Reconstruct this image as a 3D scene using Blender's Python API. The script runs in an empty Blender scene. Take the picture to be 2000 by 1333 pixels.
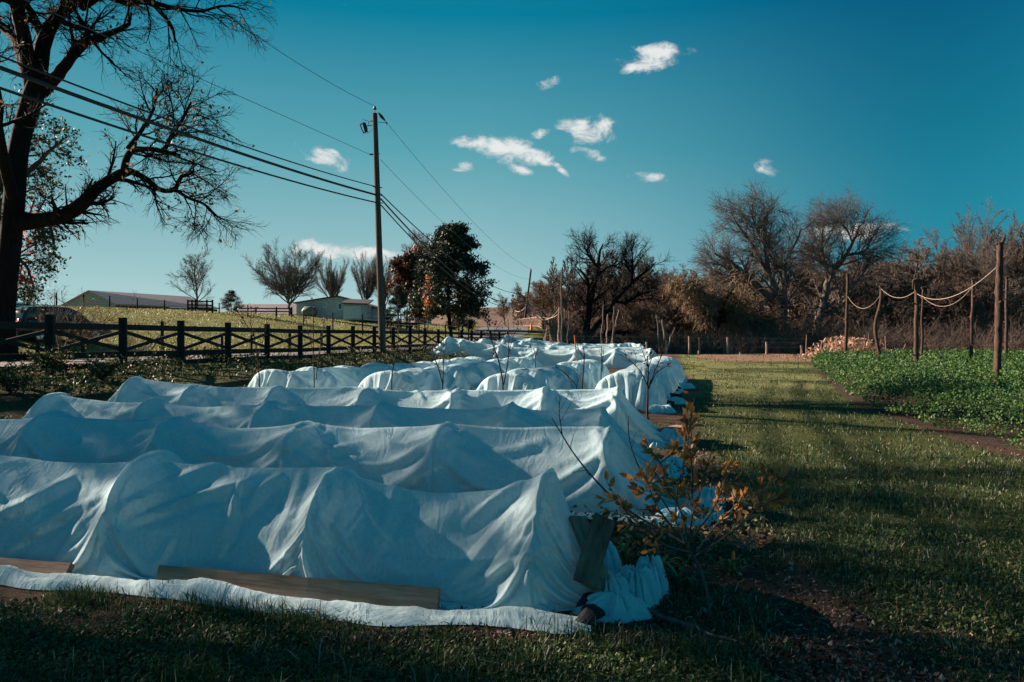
import bpy, bmesh, math, random
import numpy as np
from mathutils import Vector, Matrix

random.seed(7)
RNG = np.random.default_rng(11)
scene = bpy.context.scene
COL = scene.collection
PI = math.pi
F = 1555.0
CAMZ = 1.6
HY = 660.0
SUN_AZ = math.radians(-68)      # measured from +Y towards +X
SUN_EL = math.radians(24)

# ------------------------------------------------------------------ helpers
def P3(px, py, Y):
    return np.array([(px-1000.0)*Y/F, Y, CAMZ-(py-HY)*Y/F])

def smooth(t):
    t = np.clip(t, 0, 1)
    return t*t*(3-2*t)

def hash2(ix, iy, s=0):
    n = (ix.astype(np.int64)*374761393 + iy.astype(np.int64)*668265263 + s*982451653) & 0x7fffffff
    n = ((n ^ (n >> 13))*1274126177) & 0x7fffffff
    return ((n ^ (n >> 16)) & 0xffff)/65535.0

def vnoise(x, y, s=0):
    x = np.asarray(x, float); y = np.asarray(y, float)
    ix = np.floor(x); iy = np.floor(y)
    fx = x-ix; fy = y-iy
    fx = fx*fx*(3-2*fx); fy = fy*fy*(3-2*fy)
    a = hash2(ix, iy, s); b = hash2(ix+1, iy, s); c = hash2(ix, iy+1, s); d = hash2(ix+1, iy+1, s)
    return (a*(1-fx)+b*fx)*(1-fy)+(c*(1-fx)+d*fx)*fy

def fbm(x, y, o=4, s=0):
    v = 0; a = .5
    for k in range(o):
        v = v+a*vnoise(x*2**k, y*2**k, s+k); a *= .5
    return v

def tag(o, label=None, cat=None, group=None, kind=None):
    if label: o['label'] = label
    if cat: o['category'] = cat
    if group: o['group'] = group
    if kind: o['kind'] = kind
    return o

def empty(name, loc, label=None, cat=None, group=None, rz=0):
    o = bpy.data.objects.new(name, None)
    COL.objects.link(o)
    o.empty_display_size = .2
    o.location = loc
    o.rotation_euler = (0, 0, rz)
    return tag(o, label, cat, group)

class MB:
    """collects numpy geometry (quads and tris) and links it as ONE mesh object"""
    def __init__(s):
        s.v = []; s.f = []; s.n = 0; s.mi = []
    def add(s, V, Fc, m=0):
        V = np.asarray(V, float).reshape(-1, 3)
        Fc = np.asarray(Fc, dtype=np.int64)
        if len(V) == 0 or len(Fc) == 0: return s
        s.v.append(V); s.f.append(Fc+s.n); s.mi.append(m); s.n += len(V)
        return s
    def build(s, name, mats, parent=None, loc=(0, 0, 0), smooth_=True):
        V = np.concatenate(s.v)-np.array(loc, float)
        me = bpy.data.meshes.new(name)
        me.vertices.add(len(V)); me.vertices.foreach_set('co', V.astype(np.float32).ravel())
        idx = []; tot = []; mi = []
        for f, m in zip(s.f, s.mi):
            idx.append(f.ravel()); tot.append(np.full(len(f), f.shape[1])); mi.append(np.full(len(f), m))
        idx = np.concatenate(idx); tot = np.concatenate(tot); mi = np.concatenate(mi)
        st = np.concatenate([[0], np.cumsum(tot)[:-1]])
        me.loops.add(len(idx)); me.loops.foreach_set('vertex_index', idx.astype(np.int32))
        me.polygons.add(len(tot)); me.polygons.foreach_set('loop_start', st.astype(np.int32))
        me.polygons.foreach_set('loop_total', tot.astype(np.int32))
        me.polygons.foreach_set('use_smooth', np.full(len(tot), smooth_))
        me.polygons.foreach_set('material_index', mi.astype(np.int32))
        if not isinstance(mats, (list, tuple)): mats = [mats]
        for m in mats: me.materials.append(m)
        me.update(calc_edges=True)
        me.validate()
        o = bpy.data.objects.new(name, me)
        COL.objects.link(o)
        if parent: o.parent = parent
        else: o.location = loc
        return o

BOXF = np.array([[0, 3, 2, 1], [4, 5, 6, 7], [0, 1, 5, 4], [1, 2, 6, 5], [2, 3, 7, 6], [3, 0, 4, 7]])
def box(mb, c, s, rz=0, m=0, R=None):
    """box with centre c and size s"""
    V = np.array([[-1, -1, -1], [1, -1, -1], [1, 1, -1], [-1, 1, -1], [-1, -1, 1], [1, -1, 1], [1, 1, 1], [-1, 1, 1]])*.5*np.array(s)
    if R is None:
        ca, sa = math.cos(rz), math.sin(rz)
        R = np.array([[ca, -sa, 0], [sa, ca, 0], [0, 0, 1]])
    mb.add(V@R.T+np.array(c), BOXF, m)

def beam(mb, a, b, w, h, m=0, jit=0):
    """rectangular bar from a to b; w horizontal thickness, h the other one"""
    a = np.array(a, float); b = np.array(b, float)
    d = b-a; L = np.linalg.norm(d); d /= L
    up = np.array([0, 0, 1.]) if abs(d[2]) < .95 else np.array([0, 1., 0])
    s = np.cross(d, up); s /= np.linalg.norm(s)
    u = np.cross(s, d)
    R = np.stack([d, s, u], 1)
    box(mb, (a+b)/2, (L, w, h), R=R, m=m)

def tubes(mb, P, R, k=5, m=0, cap=False):
    """P (T,n,3) polylines, R (T,n) radii"""
    P = np.asarray(P, float); R = np.asarray(R, float)
    if P.ndim == 2: P = P[None]; R = R[None]
    T, n, _ = P.shape
    if T == 0: return
    tan = np.empty_like(P)
    tan[:, 1:-1] = P[:, 2:]-P[:, :-2]
    tan[:, 0] = P[:, 1]-P[:, 0]; tan[:, -1] = P[:, -1]-P[:, -2]
    tan /= np.linalg.norm(tan, axis=2, keepdims=True)+1e-9
    mean = tan.mean(1, keepdims=True)
    ref = np.where(np.abs(mean[..., 2:3]) > .75, np.array([1., 0, 0]), np.array([0, 0, 1.]))
    s = np.cross(tan, ref); s /= np.linalg.norm(s, axis=2, keepdims=True)+1e-9
    u = np.cross(s, tan)
    a = np.arange(k)*2*PI/k
    ring = P[:, :, None, :]+R[:, :, None, None]*(np.cos(a)[None, None, :, None]*s[:, :, None, :]+np.sin(a)[None, None, :, None]*u[:, :, None, :])
    base = (np.arange(T)*n*k)[:, None, None]+(np.arange(n-1)*k)[None, :, None]
    j = np.arange(k)[None, None, :]; j2 = (j+1) % k
    Fq = np.stack([base+j, base+j2, base+j2+k, base+j+k], -1).reshape(-1, 4)
    mb.add(ring.reshape(-1, 3), Fq, m)
    if cap:
        V = ring[:, [0, -1]].reshape(T*2, k, 3)
        mid = V.mean(1, keepdims=True)
        VV = np.concatenate([V, mid], 1)
        b = (np.arange(T*2)*(k+1))[:, None]
        jj = np.arange(k)[None]
        Ft = np.stack([b+jj, b+(jj+1) % k, b+k+0*jj], -1).reshape(-1, 3)
        mb.add(VV.reshape(-1, 3), Ft, m)

def resample(pts, n):
    pts = np.array(pts, float)
    # catmull-rom through the points
    k = len(pts)
    if k > 2:
        e = np.vstack([2*pts[0]-pts[1], pts, 2*pts[-1]-pts[-2]])
        out = []
        for i in range(k-1):
            p0, p1, p2, p3 = e[i:i+4]
            for t in np.linspace(0, 1, 6, endpoint=False):
                out.append(.5*((2*p1)+(-p0+p2)*t+(2*p0-5*p1+4*p2-p3)*t*t+(-p0+3*p1-3*p2+p3)*t**3))
        out.append(pts[-1]); pts = np.array(out)
    L = np.concatenate([[0], np.cumsum(np.linalg.norm(np.diff(pts[:, :3], axis=0), axis=1))])
    t = np.linspace(0, L[-1], n)
    return np.stack([np.interp(t, L, pts[:, c]) for c in range(pts.shape[1])], 1)

def norm(a): return a/(np.linalg.norm(a, axis=-1, keepdims=True)+1e-9)

def grow(P, R, n, t0, t1, Lr, ang, up, wig, m, rs=.6, seed=0, tip=.3, absL=None, taperL=.5, minr=.004):
    """children of polylines: returns (P2,R2). vectorised"""
    rng = np.random.default_rng(seed)
    T, mp, _ = P.shape
    seg = np.linalg.norm(np.diff(P, axis=1), axis=2).sum(1)
    t = t0+(t1-t0)*((np.arange(n)[None]+rng.random((T, n)))/n)
    f = t*(mp-1); i0 = np.clip(np.floor(f).astype(int), 0, mp-2); fr = (f-i0)[..., None]
    ar = np.arange(T)[:, None]
    pos = P[ar, i0]*(1-fr)+P[ar, i0+1]*fr
    rad = R[ar, i0]*(1-fr[..., 0])+R[ar, i0+1]*fr[..., 0]
    tan = norm(P[ar, i0+1]-P[ar, i0])
    az = np.arange(n)[None]*2.4+rng.random((T, 1))*6.28+rng.normal(0, .6, (T, n))
    ref = np.where(np.abs(tan[..., 2:3]) > .9, np.array([1., 0, 0]), np.array([0, 0, 1.]))
    s = norm(np.cross(tan, ref)); u = np.cross(s, tan)
    perp = np.cos(az)[..., None]*s+np.sin(az)[..., None]*u
    A = np.radians(rng.uniform(ang[0], ang[1], (T, n)))[..., None]
    d = norm(np.cos(A)*tan+np.sin(A)*perp)
    if absL is None: L = seg[:, None]*Lr*(1-taperL*t)*rng.uniform(.55, 1.2, (T, n))
    else: L = absL*(1-taperL*t)*rng.uniform(.55, 1.3, (T, n))
    N = T*n
    d = d.reshape(N, 3); p = pos.reshape(N, 3); L = L.reshape(N); rad = rad.reshape(N)
    out = np.empty((N, m, 3)); out[:, 0] = p
    bias = norm(rng.normal(0, 1, (N, 3)))
    for k in range(1, m):
        d = norm(d+np.array([0, 0, up])+rng.normal(0, wig, (N, 3))+bias*wig*.5)
        p = p+d*(L/(m-1))[:, None]; out[:, k] = p
    r0 = np.maximum(rad*rs*rng.uniform(.7, 1.1, N), minr)
    r1 = np.maximum(r0*tip, minr*.6)
    R2 = r0[:, None]+(r1-r0)[:, None]*np.linspace(0, 1, m)[None]
    return out, R2

def leaves(mb, C, size, seed=0, m=0, flat=.0, aspect=1.7, droop=0, tri=False):
    """rhombus leaves, slightly folded, centred on C (N,3)"""
    rng = np.random.default_rng(seed)
    N = len(C)
    if N == 0: return
    a = norm(rng.normal(0, 1, (N, 3))+np.array([0, 0, -droop]))
    b = norm(np.cross(a, norm(rng.normal(0, 1, (N, 3))+np.array([0, 0, flat*6]))))
    s = size*rng.uniform(.6, 1.3, N)[:, None]
    w = s/aspect
    nrm = np.cross(a, b)
    V = np.stack([C-a*s*.5, C+b*w*.5+nrm*w*.15, C+a*s*.5, C-b*w*.5+nrm*w*.15], 1)
    i = (np.arange(N)*4)[:, None]
    mb.add(V.reshape(-1, 3), i+np.array([[0, 1, 2, 3]]), m)

# ------------------------------------------------------------------ materials
def newmat(name):
    m = bpy.data.materials.new(name); m.use_nodes = True
    nt = m.node_tree; nt.nodes.clear()
    return m, nt
def N_(nt, t, **kw):
    n = nt.nodes.new(t)
    for k, v in kw.items():
        if k in n.inputs.keys() if isinstance(k, str) else False: n.inputs[k].default_value = v
        else: setattr(n, k, v)
    return n
def ramp(nt, stops, fac=None):
    r = nt.nodes.new('ShaderNodeValToRGB')
    e = r.color_ramp.elements
    while len(e) > 1: e.remove(e[-1])
    e[0].position = stops[0][0]; e[0].color = (*stops[0][1], 1)
    for p, c in stops[1:]:
        q = e.new(p); q.color = (*c, 1)
    if fac is not None: nt.links.new(fac, r.inputs[0])
    return r
def noise(nt, scale, detail=4, rough=.6, vec=None, dist=0):
    n = nt.nodes.new('ShaderNodeTexNoise')
    n.inputs['Scale'].default_value = scale; n.inputs['Detail'].default_value = detail
    n.inputs['Roughness'].default_value = rough; n.inputs['Distortion'].default_value = dist
    if vec is not None: nt.links.new(vec, n.inputs['Vector'])
    return n
def coords(nt, kind='Object', scale=None):
    t = nt.nodes.new('ShaderNodeTexCoord')
    if scale is None: return t.outputs[kind]
    mp = nt.nodes.new('ShaderNodeMapping'); mp.inputs['Scale'].default_value = scale
    nt.links.new(t.outputs[kind], mp.inputs['Vector'])
    return mp.outputs[0]
def bsdf(nt, col, rough=.8, spec=.3, bump=None, bstr=.3, bdist=.01, metal=0, transl=0, tcol=None):
    b = nt.nodes.new('ShaderNodeBsdfPrincipled')
    if isinstance(col, tuple): b.inputs['Base Color'].default_value = (*col, 1)
    else: nt.links.new(col, b.inputs['Base Color'])
    b.inputs['Roughness'].default_value = rough
    b.inputs['Specular IOR Level'].default_value = spec
    b.inputs['Metallic'].default_value = metal
    if bump is not None:
        bp = nt.nodes.new('ShaderNodeBump'); bp.inputs['Strength'].default_value = bstr; bp.inputs['Distance'].default_value = bdist
        nt.links.new(bump, bp.inputs['Height']); nt.links.new(bp.outputs[0], b.inputs['Normal'])
    out = nt.nodes.new('ShaderNodeOutputMaterial')
    if transl:
        t = nt.nodes.new('ShaderNodeBsdfTranslucent')
        if tcol is None:
            if isinstance(col, tuple): t.inputs[0].default_value = (*col, 1)
            else: nt.links.new(col, t.inputs[0])
        else: t.inputs[0].default_value = (*tcol, 1)
        mx = nt.nodes.new('ShaderNodeMixShader'); mx.inputs[0].default_value = transl
        nt.links.new(b.outputs[0], mx.inputs[1]); nt.links.new(t.outputs[0], mx.inputs[2])
        nt.links.new(mx.outputs[0], out.inputs[0])
    else: nt.links.new(b.outputs[0], out.inputs[0])
    return b

def simple(name, c1, c2, scale=8, rough=.8, spec=.3, bstr=.3, bdist=.01, stretch=None, metal=0, detail=5):
    m, nt = newmat(name)
    v = coords(nt, 'Object', stretch)
    n = noise(nt, scale, detail, .65, v)
    r = ramp(nt, [(.3, c1), (.72, c2)], n.outputs[0])
    bsdf(nt, r.outputs[0], rough, spec, n.outputs[0], bstr, bdist, metal)
    return m

def leafmat(name, stops, transl=.35, rough=.55, spec=.3):
    """random colour per leaf island"""
    m, nt = newmat(name)
    g = nt.nodes.new('ShaderNodeNewGeometry')
    r = ramp(nt, stops, g.outputs['Random Per Island'])
    bsdf(nt, r.outputs[0], rough, spec, transl=transl)
    return m

M = {}
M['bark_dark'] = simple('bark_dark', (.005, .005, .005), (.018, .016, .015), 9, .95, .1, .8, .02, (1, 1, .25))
M['bark_grey'] = simple('bark_grey', (.05, .047, .045), (.14, .13, .12), 10, .95, .1, .8, .02, (1, 1, .25))
M['bark_brown'] = simple('bark_brown', (.065, .052, .044), (.18, .14, .115), 6, .95, .1, .6, .02, (1, 1, .3))
M['bark_mid'] = simple('bark_mid', (.06, .053, .048), (.165, .145, .13), 6, .95, .1, .6, .02, (1, 1, .3))
M['willow_twig'] = simple('willow_twig', (.12, .085, .05), (.24, .175, .11), 2, .9, .15, .2)
M['thicket_twig'] = simple('thicket_twig', (.06, .047, .039), (.2, .155, .125), .6, .95, .1, .2)
M['sapling'] = simple('sapling_stem', (.02, .012, .012), (.06, .035, .033), 10, .8, .2, .3)
M['fence_paint'] = simple('fence_black_paint', (.004, .0045, .005), (.013, .014, .015), 7, .75, .25, .4, .004, (1, 1, 4))
M['old_wood'] = simple('weathered_wood', (.15, .10, .075), (.42, .31, .24), 5, .9, .15, .7, .006, (1, 1, 6))
M['board_pale'] = simple('weathered_board', (.15, .085, .058), (.38, .245, .175), 7, .9, .15, .8, .006, (.35, 4, 4))
M['board_dark'] = simple('scorched_board', (.07, .036, .026), (.26, .155, .11), 6, .9, .15, .8, .006, (.5, 2.2, 4))
M['pole_wood'] = simple('creosoted_pole_wood', (.03, .026, .024), (.1, .085, .07), 5, .9, .15, .6, .01, (3, 3, .15))
M['hop_wood'] = simple('cedar_post_bark', (.025, .017, .013), (.12, .08, .062), 14, .95, .1, .9, .012, (3, 3, .4))
M['metal_dark'] = simple('dark_metal', (.015, .015, .016), (.05, .05, .052), 6, .5, .5, .1, metal=.6)
M['cable'] = simple('black_cable_jacket', (.006, .006, .007), (.014, .014, .015), 4, .55, .4, .05)
M['wire_grey'] = simple('bare_wire', (.05, .07, .08), (.09, .11, .12), 4, .5, .4, .05)
M['rope'] = simple('pale_rope', (.3, .25, .2), (.5, .43, .36), 40, .9, .1, .5, .003)
M['stone'] = simple('dark_stone', (.008, .009, .010), (.028, .03, .033), 14, .85, .3, .7, .01)
M['orange_leaf'] = leafmat('orange_leaf', [(0, (.45, .15, .03)), (.3, (.48, .22, .05)), (.6, (.27, .15, .05)), (.8, (.14, .085, .04)), (1, (.45, .29, .15))], .45)
M['far_leaf_brown'] = leafmat('dry_brown_leaf', [(0, (.16, .09, .05)), (.5, (.26, .16, .09)), (1, (.1, .055, .035))], .35)
M['rust_leaf'] = leafmat('rust_leaf', [(0, (.06, .028, .018)), (.5, (.10, .05, .03)), (1, (.035, .02, .014))], .25)
M['bright_orange_leaf'] = leafmat('bright_orange_leaf', [(0, (.42, .12, .035)), (.6, (.5, .2, .06)), (1, (.25, .08, .03))], .4)
M['olive_leaf'] = leafmat('olive_leaf', [(0, (.05, .055, .02)), (.45, (.13, .10, .035)), (.75, (.22, .15, .06)), (1, (.03, .04, .015))], .35)
M['tree_leaf'] = leafmat('tan_tree_leaf', [(0, (.07, .06, .025)), (.5, (.2, .14, .055)), (1, (.12, .08, .035))], .4)
M['ivy_leaf'] = leafmat('dark_green_leaf', [(0, (.015, .03, .02)), (.5, (.035, .055, .025)), (1, (.10, .09, .035))], .3)
M['needle'] = leafmat('pine_needle', [(0, (.008, .018, .014)), (.6, (.022, .038, .024)), (1, (.05, .06, .035))], .15)
M['needle_grey'] = leafmat('grey_pine_needle', [(0, (.03, .045, .035)), (.6, (.07, .085, .06)), (1, (.12, .11, .08))], .15)
M['weed_leaf'] = leafmat('weed_leaf', [(0, (.012, .028, .008)), (.5, (.045, .065, .02)), (.85, (.13, .14, .06)), (1, (.2, .17, .1))], .3)
M['crop_leaf'] = leafmat('crop_leaf', [(0, (.014, .045, .012)), (.4, (.035, .095, .022)), (.8, (.07, .155, .035)), (1, (.15, .23, .08))], .3)
M['straw_leaf'] = leafmat('dry_corn_leaf', [(0, (.18, .10, .065)), (.5, (.33, .21, .145)), (1, (.46, .33, .24))], .3)
M['chip'] = leafmat('mulch_chip', [(0, (.02, .013, .01)), (.45, (.07, .045, .033)), (.8, (.16, .11, .085)), (1, (.34, .27, .23))], .05, .9, .1)
M['grass'] = leafmat('grass_blade', [(0, (.010, .026, .009)), (.5, (.028, .064, .02)), (.86, (.065, .115, .035)), (.93, (.20, .19, .12)), (1, (.36, .33, .25))], .3, .5, .35)
M['clover'] = leafmat('clover_leaf', [(0, (.012, .03, .008)), (.6, (.04, .075, .02)), (1, (.09, .13, .035))], .3)
M['dry_grass'] = leafmat('field_grass_tuft', [(0, (.15, .15, .05)), (.5, (.21, .205, .08)), (1, (.28, .27, .13))], .3)

def fabric_mat():
    m, nt = newmat('white_row_cover_fabric')
    v = coords(nt, 'Object')
    n1 = noise(nt, 2.2, 3, .55, v)
    n2 = noise(nt, 38, 6, .75, v)
    n3 = noise(nt, 260, 3, .7, coords(nt, 'Object', (1, 1, 2.5)))
    mixn = nt.nodes.new('ShaderNodeMath'); mixn.operation = 'MULTIPLY_ADD'
    nt.links.new(n2.outputs[0], mixn.inputs[0]); mixn.inputs[1].default_value = .35; nt.links.new(n3.outputs[0], mixn.inputs[2])
    w1 = noise(nt, 3.2, 4, .6, coords(nt, 'Object', (1.5, 1, .45)), 1.2)
    sb = nt.nodes.new('ShaderNodeMath'); sb.operation = 'SUBTRACT'; nt.links.new(w1.outputs[0], sb.inputs[0]); sb.inputs[1].default_value = .5
    ab = nt.nodes.new('ShaderNodeMath'); ab.operation = 'ABSOLUTE'; nt.links.new(sb.outputs[0], ab.inputs[0])
    bw = nt.nodes.new('ShaderNodeBump'); bw.inputs['Strength'].default_value = .42; bw.inputs['Distance'].default_value = .07; bw.invert = True
    nt.links.new(ab.outputs[0], bw.inputs['Height'])
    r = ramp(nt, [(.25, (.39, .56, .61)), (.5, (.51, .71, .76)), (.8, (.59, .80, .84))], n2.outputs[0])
    bp = nt.nodes.new('ShaderNodeBump'); bp.inputs['Strength'].default_value = .28; bp.inputs['Distance'].default_value = .004
    nt.links.new(mixn.outputs[0], bp.inputs['Height']); nt.links.new(bw.outputs[0], bp.inputs['Normal'])
    d = nt.nodes.new('ShaderNodeBsdfDiffuse'); nt.links.new(r.outputs[0], d.inputs[0]); nt.links.new(bp.outputs[0], d.inputs['Normal'])
    t = nt.nodes.new('ShaderNodeBsdfTranslucent'); nt.links.new(r.outputs[0], t.inputs[0]); nt.links.new(bp.outputs[0], t.inputs['Normal'])
    mx = nt.nodes.new('ShaderNodeMixShader'); mx.inputs[0].default_value = .33
    nt.links.new(d.outputs[0], mx.inputs[1]); nt.links.new(t.outputs[0], mx.inputs[2])
    tp = nt.nodes.new('ShaderNodeBsdfTransparent'); tp.inputs[0].default_value = (.95, 1, 1, 1)
    m2 = nt.nodes.new('ShaderNodeMixShader'); m2.inputs[0].default_value = .07
    nt.links.new(mx.outputs[0], m2.inputs[1]); nt.links.new(tp.outputs[0], m2.inputs[2])
    out = nt.nodes.new('ShaderNodeOutputMaterial'); nt.links.new(m2.outputs[0], out.inputs[0])
    return m
M['fabric'] = fabric_mat()

# ------------------------------------------------------------------ terrain
def Xf(Y):      # the black fence line
    return -14.68+.224*np.minimum(Y, 64)
def Xr(Y):      # road centre
    return np.interp(Y, [-60, 30, 45, 55, 65, 80, 110, 140, 200], [-33.4, -13.3, -9.9, -7, -3.5, -1.3, -.7, -2, -8])
def Zr(Y):
    return np.interp(Y, [-60, 50, 60, 65, 80, 95, 110, 122, 160, 220], [.8, .8, .95, 1.2, 2.0, 2.75, 3.3, 3.35, 2.2, 1.5])
def ground(X, Y):
    X = np.asarray(X, float); Y = np.asarray(Y, float)
    zr = Zr(Y); q = X-Xr(Y)
    zg = .3*smooth((Y-35)/35)
    xe = np.maximum(Xf(Y), Xr(Y)+3.6)
    wb = np.interp(Y, [0, 60, 90], [7.5, 6.5, 9])
    right = zg+(zr-.03-zg)*(1-smooth((X-xe)/wb))
    zc = np.interp(Y, [-60, 60, 110, 200], [4.0, 4.0, 4.65, 4.8])
    t = -q-4
    left = zr-.03+(zc-zr)*smooth(t/27)-.03*np.clip(t-28, 0, 80)
    z = np.where(q < 0, left, right)
    # rising wooded land far away
    far = smooth((Y-150)/150)*(.25+.75*smooth((X/np.maximum(Y, 1)+.14)/.08))*(10+4*(fbm(X/120, Y/120, 3, 5)-.45)*2)
    hump = 10*np.exp(-(((X-92)/40)**2+((Y-205)/55)**2))+10*np.exp(-(((X-180)/60)**2+((Y-230)/60)**2))
    z = z+far+hump
    # behind and around the camera nothing special, slight unevenness everywhere off the road
    off = smooth((np.abs(q)-3.6)/2)
    z = z+off*(.05*(fbm(X*.9, Y*.9, 3, 1)-.45)+.10*(fbm(X*.12+3, Y*.12, 2, 9)-.4)*smooth((Y-14)/20))
    return z
def gz(x, y): return float(ground(np.array([x]), np.array([y]))[0])
def hit(px, py, y0=3.0, y1=260.0):
    Ys = np.geomspace(y0, y1, 3000)
    X = (px-1000)*Ys/F; Z = CAMZ-(py-HY)*Ys/F
    g = ground(X, Ys)
    w = np.where(g >= Z)[0]
    i = w[0] if len(w) else len(Ys)-1
    return np.array([X[i], Ys[i], g[i]])

def grid_axis(parts):
    out = []
    for a, b, s in parts: out += list(np.arange(a, b, s))
    return np.array(out)
gx = np.concatenate([-np.geomspace(60, 4000, 26)[::-1], grid_axis([(-59, -30, 1.2), (-30, -12, .5), (-12, 14, .2), (14, 30, .5), (30, 60, 1.2)]), np.geomspace(60, 4000, 26)])
gy = np.concatenate([-np.geomspace(31, 3000, 16)[::-1], grid_axis([(-30, 0, 2), (0, 20, .2), (20, 70, .5), (70, 150, 1.6), (150, 320, 5)]), np.geomspace(320, 4500, 24)])
GX, GY = np.meshgrid(gx, gy)
GZ = ground(GX, GY)

# zones
def mulch_edge(Y): return np.interp(Y, [0, 4, 4.8, 7.3, 9.6, 13, 17.5, 27, 42, 62], [2.3, 2.1, 2.05, 2.3, 2.6, 3.0, 4.05, 6.3, 8.9, 13])
def bed_left(Y):      # left edge of the green crop bed
    return np.interp(Y, [0, 9, 11.8, 14.2, 18, 25, 38, 52, 60], [7.5, 6.6, 6.9, 7.3, 8.0, 10.2, 14.6, 19.5, 24])
def in_bed(X, Y): return (X > bed_left(Y)+.3*(vnoise(X*0+Y*1.5, Y, 3)-.5)) & (Y > 9.5+.15*(X-7)) & (Y < 56+.0*X)
tun_rects = []     # (x, y, dirx, diry, length, halfwidth) filled below
def in_tunnel(X, Y, pad=0):
    r = np.zeros(np.shape(X), bool)
    for (x, y, dx, dy, L, hw) in tun_rects:
        a = (X-x)*dx+(Y-y)*dy; b = -(X-x)*dy+(Y-y)*dx
        r |= (a > -pad) & (a < L+pad) & (np.abs(b) < hw+pad)
    return r

def build_ground():
    X, Y = GX, GY
    V = np.stack([X, Y, GZ], -1).reshape(-1, 3)
    ny, nx = X.shape
    i = np.arange(ny-1)[:, None]*nx+np.arange(nx-1)[None]
    Fq = np.stack([i, i+1, i+nx+1, i+nx], -1).reshape(-1, 4)
    mb = MB(); mb.add(V, Fq)
    o = mb.build('ground', M['ground'])
    # cover colours by zone (what grows or lies there)
    soil = np.array([.055, .038, .028]); lawn = np.array([.05, .062, .02]); lawn_dry = np.array([.15, .165, .065])
    mulch = np.array([.05, .035, .027]); field = np.array([.21, .23, .08]); wood = np.array([.075, .05, .038]); pale = np.array([.22, .14, .1])
    x = X.ravel(); y = Y.ravel()
    n1 = fbm(x*.35, y*.35, 4, 21); n2 = fbm(x*.06, y*.1, 3, 22)
    C = np.empty((len(x), 3)); C[:] = lawn
    def mixin(w, c):
        w = np.clip(w, 0, 1)[:, None]
        C[:] = C*(1-w)+np.array(c)*w
    mixin(smooth((y-12)/18)*smooth((n1-.3)/.3), lawn_dry)
    garden = smooth((x-Xf(y)-2)/2)*(1-smooth((x-mulch_edge(y)+.15)/.35))
    mixin(garden*(y < 66), soil)
    mixin(garden*(y < 64)*(y > 15)*smooth((n1-.42)/.1), np.array([.14, .085, .055]))
    mixin(smooth((x-bed_left(y)+.25)/.3)*(y > 9)*(y < 62), mulch)
    # bare orange dirt and corn litter behind the bed
    mixin(smooth((x-12)/2)*smooth((y-48)/4)*(1-smooth((y-63)/3))*(x > .30*y-4), pale)
    mixin(smooth((x-Xf(y)-.3+5)/.6)*(1-smooth((x-Xf(y)-3.4)/1.5))*smooth((n1-.25)/.2)*(y < 66), np.array([.05, .045, .022]))
    left = smooth((-(x-Xr(y))-3.3)/.8)
    mixin(left*(y < 150), field)
    mixin(left*(y < 150)*smooth((n1-.5)/.15)*.5, [.11, .12, .04])
    mixin(smooth((y-65)/3)*smooth((x-Xr(y)-5)/2), np.array([.045, .04, .022]))
    mixin(smooth((y-72)/4)*smooth((x-Xr(y)-5)/2), wood)
    mixin(smooth((y-150)/40), np.array([.16, .115, .095]))
    mixin(smooth((y-150)/60)*smooth((n2-.45)/.1)*.7, np.array([.10, .085, .06]))
    a = o.data.color_attributes.new('cover', 'FLOAT_COLOR', 'POINT')
    a.data.foreach_set('color', np.concatenate([C, np.ones((len(C), 1))], 1).astype(np.float32).ravel())
    tag(o, kind='structure')

def ground_mat():
    m, nt = newmat('ground_cover')
    at = nt.nodes.new('ShaderNodeAttribute'); at.attribute_name = 'cover'
    v = coords(nt, 'Object')
    n = noise(nt, 14, 8, .75, v); n2 = noise(nt, 1.1, 5, .7, v)
    r = ramp(nt, [(.25, (.35, .35, .35)), (.5, (.95, .95, .95)), (.75, (1.9, 1.8, 1.65))], n.outputs[0])
    r2 = ramp(nt, [(.3, (.65, .7, .7)), (.7, (1.3, 1.25, 1.15))], n2.outputs[0])
    a = nt.nodes.new('ShaderNodeMix'); a.data_type = 'RGBA'; a.blend_type = 'MULTIPLY'; a.inputs[0].default_value = 1
    nt.links.new(at.outputs['Color'], a.inputs[6]); nt.links.new(r.outputs[0], a.inputs[7])
    b = nt.nodes.new('ShaderNodeMix'); b.data_type = 'RGBA'; b.blend_type = 'MULTIPLY'; b.inputs[0].default_value = 1
    nt.links.new(a.outputs[2], b.inputs[6]); nt.links.new(r2.outputs[0], b.inputs[7])
    bsdf(nt, b.outputs[2], .95, .1, n.outputs[0], .9, .04)
    return m
M['ground'] = ground_mat()

def build_road():
    m, nt = newmat('asphalt')
    v = coords(nt, 'Object')
    n = noise(nt, 60, 6, .7, v); n2 = noise(nt, .7, 4, .6, v)
    r = ramp(nt, [(.3, (.085, .08, .082)), (.7, (.17, .16, .16))], n2.outputs[0])
    bsdf(nt, r.outputs[0], .85, .3, n.outputs[0], .3, .005)
    Ys = np.concatenate([np.arange(-30, 60, 1.5), np.arange(60, 135, 1.)])
    w = 2.9
    V = []; 
    for s in (-w, -w*.33, w*.33, w):
        V.append(np.stack([Xr(Ys)+s, Ys, Zr(Ys)+.02-.01*abs(s)], 1))
    V = np.stack(V, 1); n_ = len(Ys)
    i = (np.arange(n_-1)*4)[:, None]+np.arange(3)[None]
    mb = MB(); mb.add(V.reshape(-1, 3), np.stack([i, i+1, i+5, i+4], -1).reshape(-1, 4))
    o = mb.build('road', m); tag(o, kind='structure')
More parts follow.
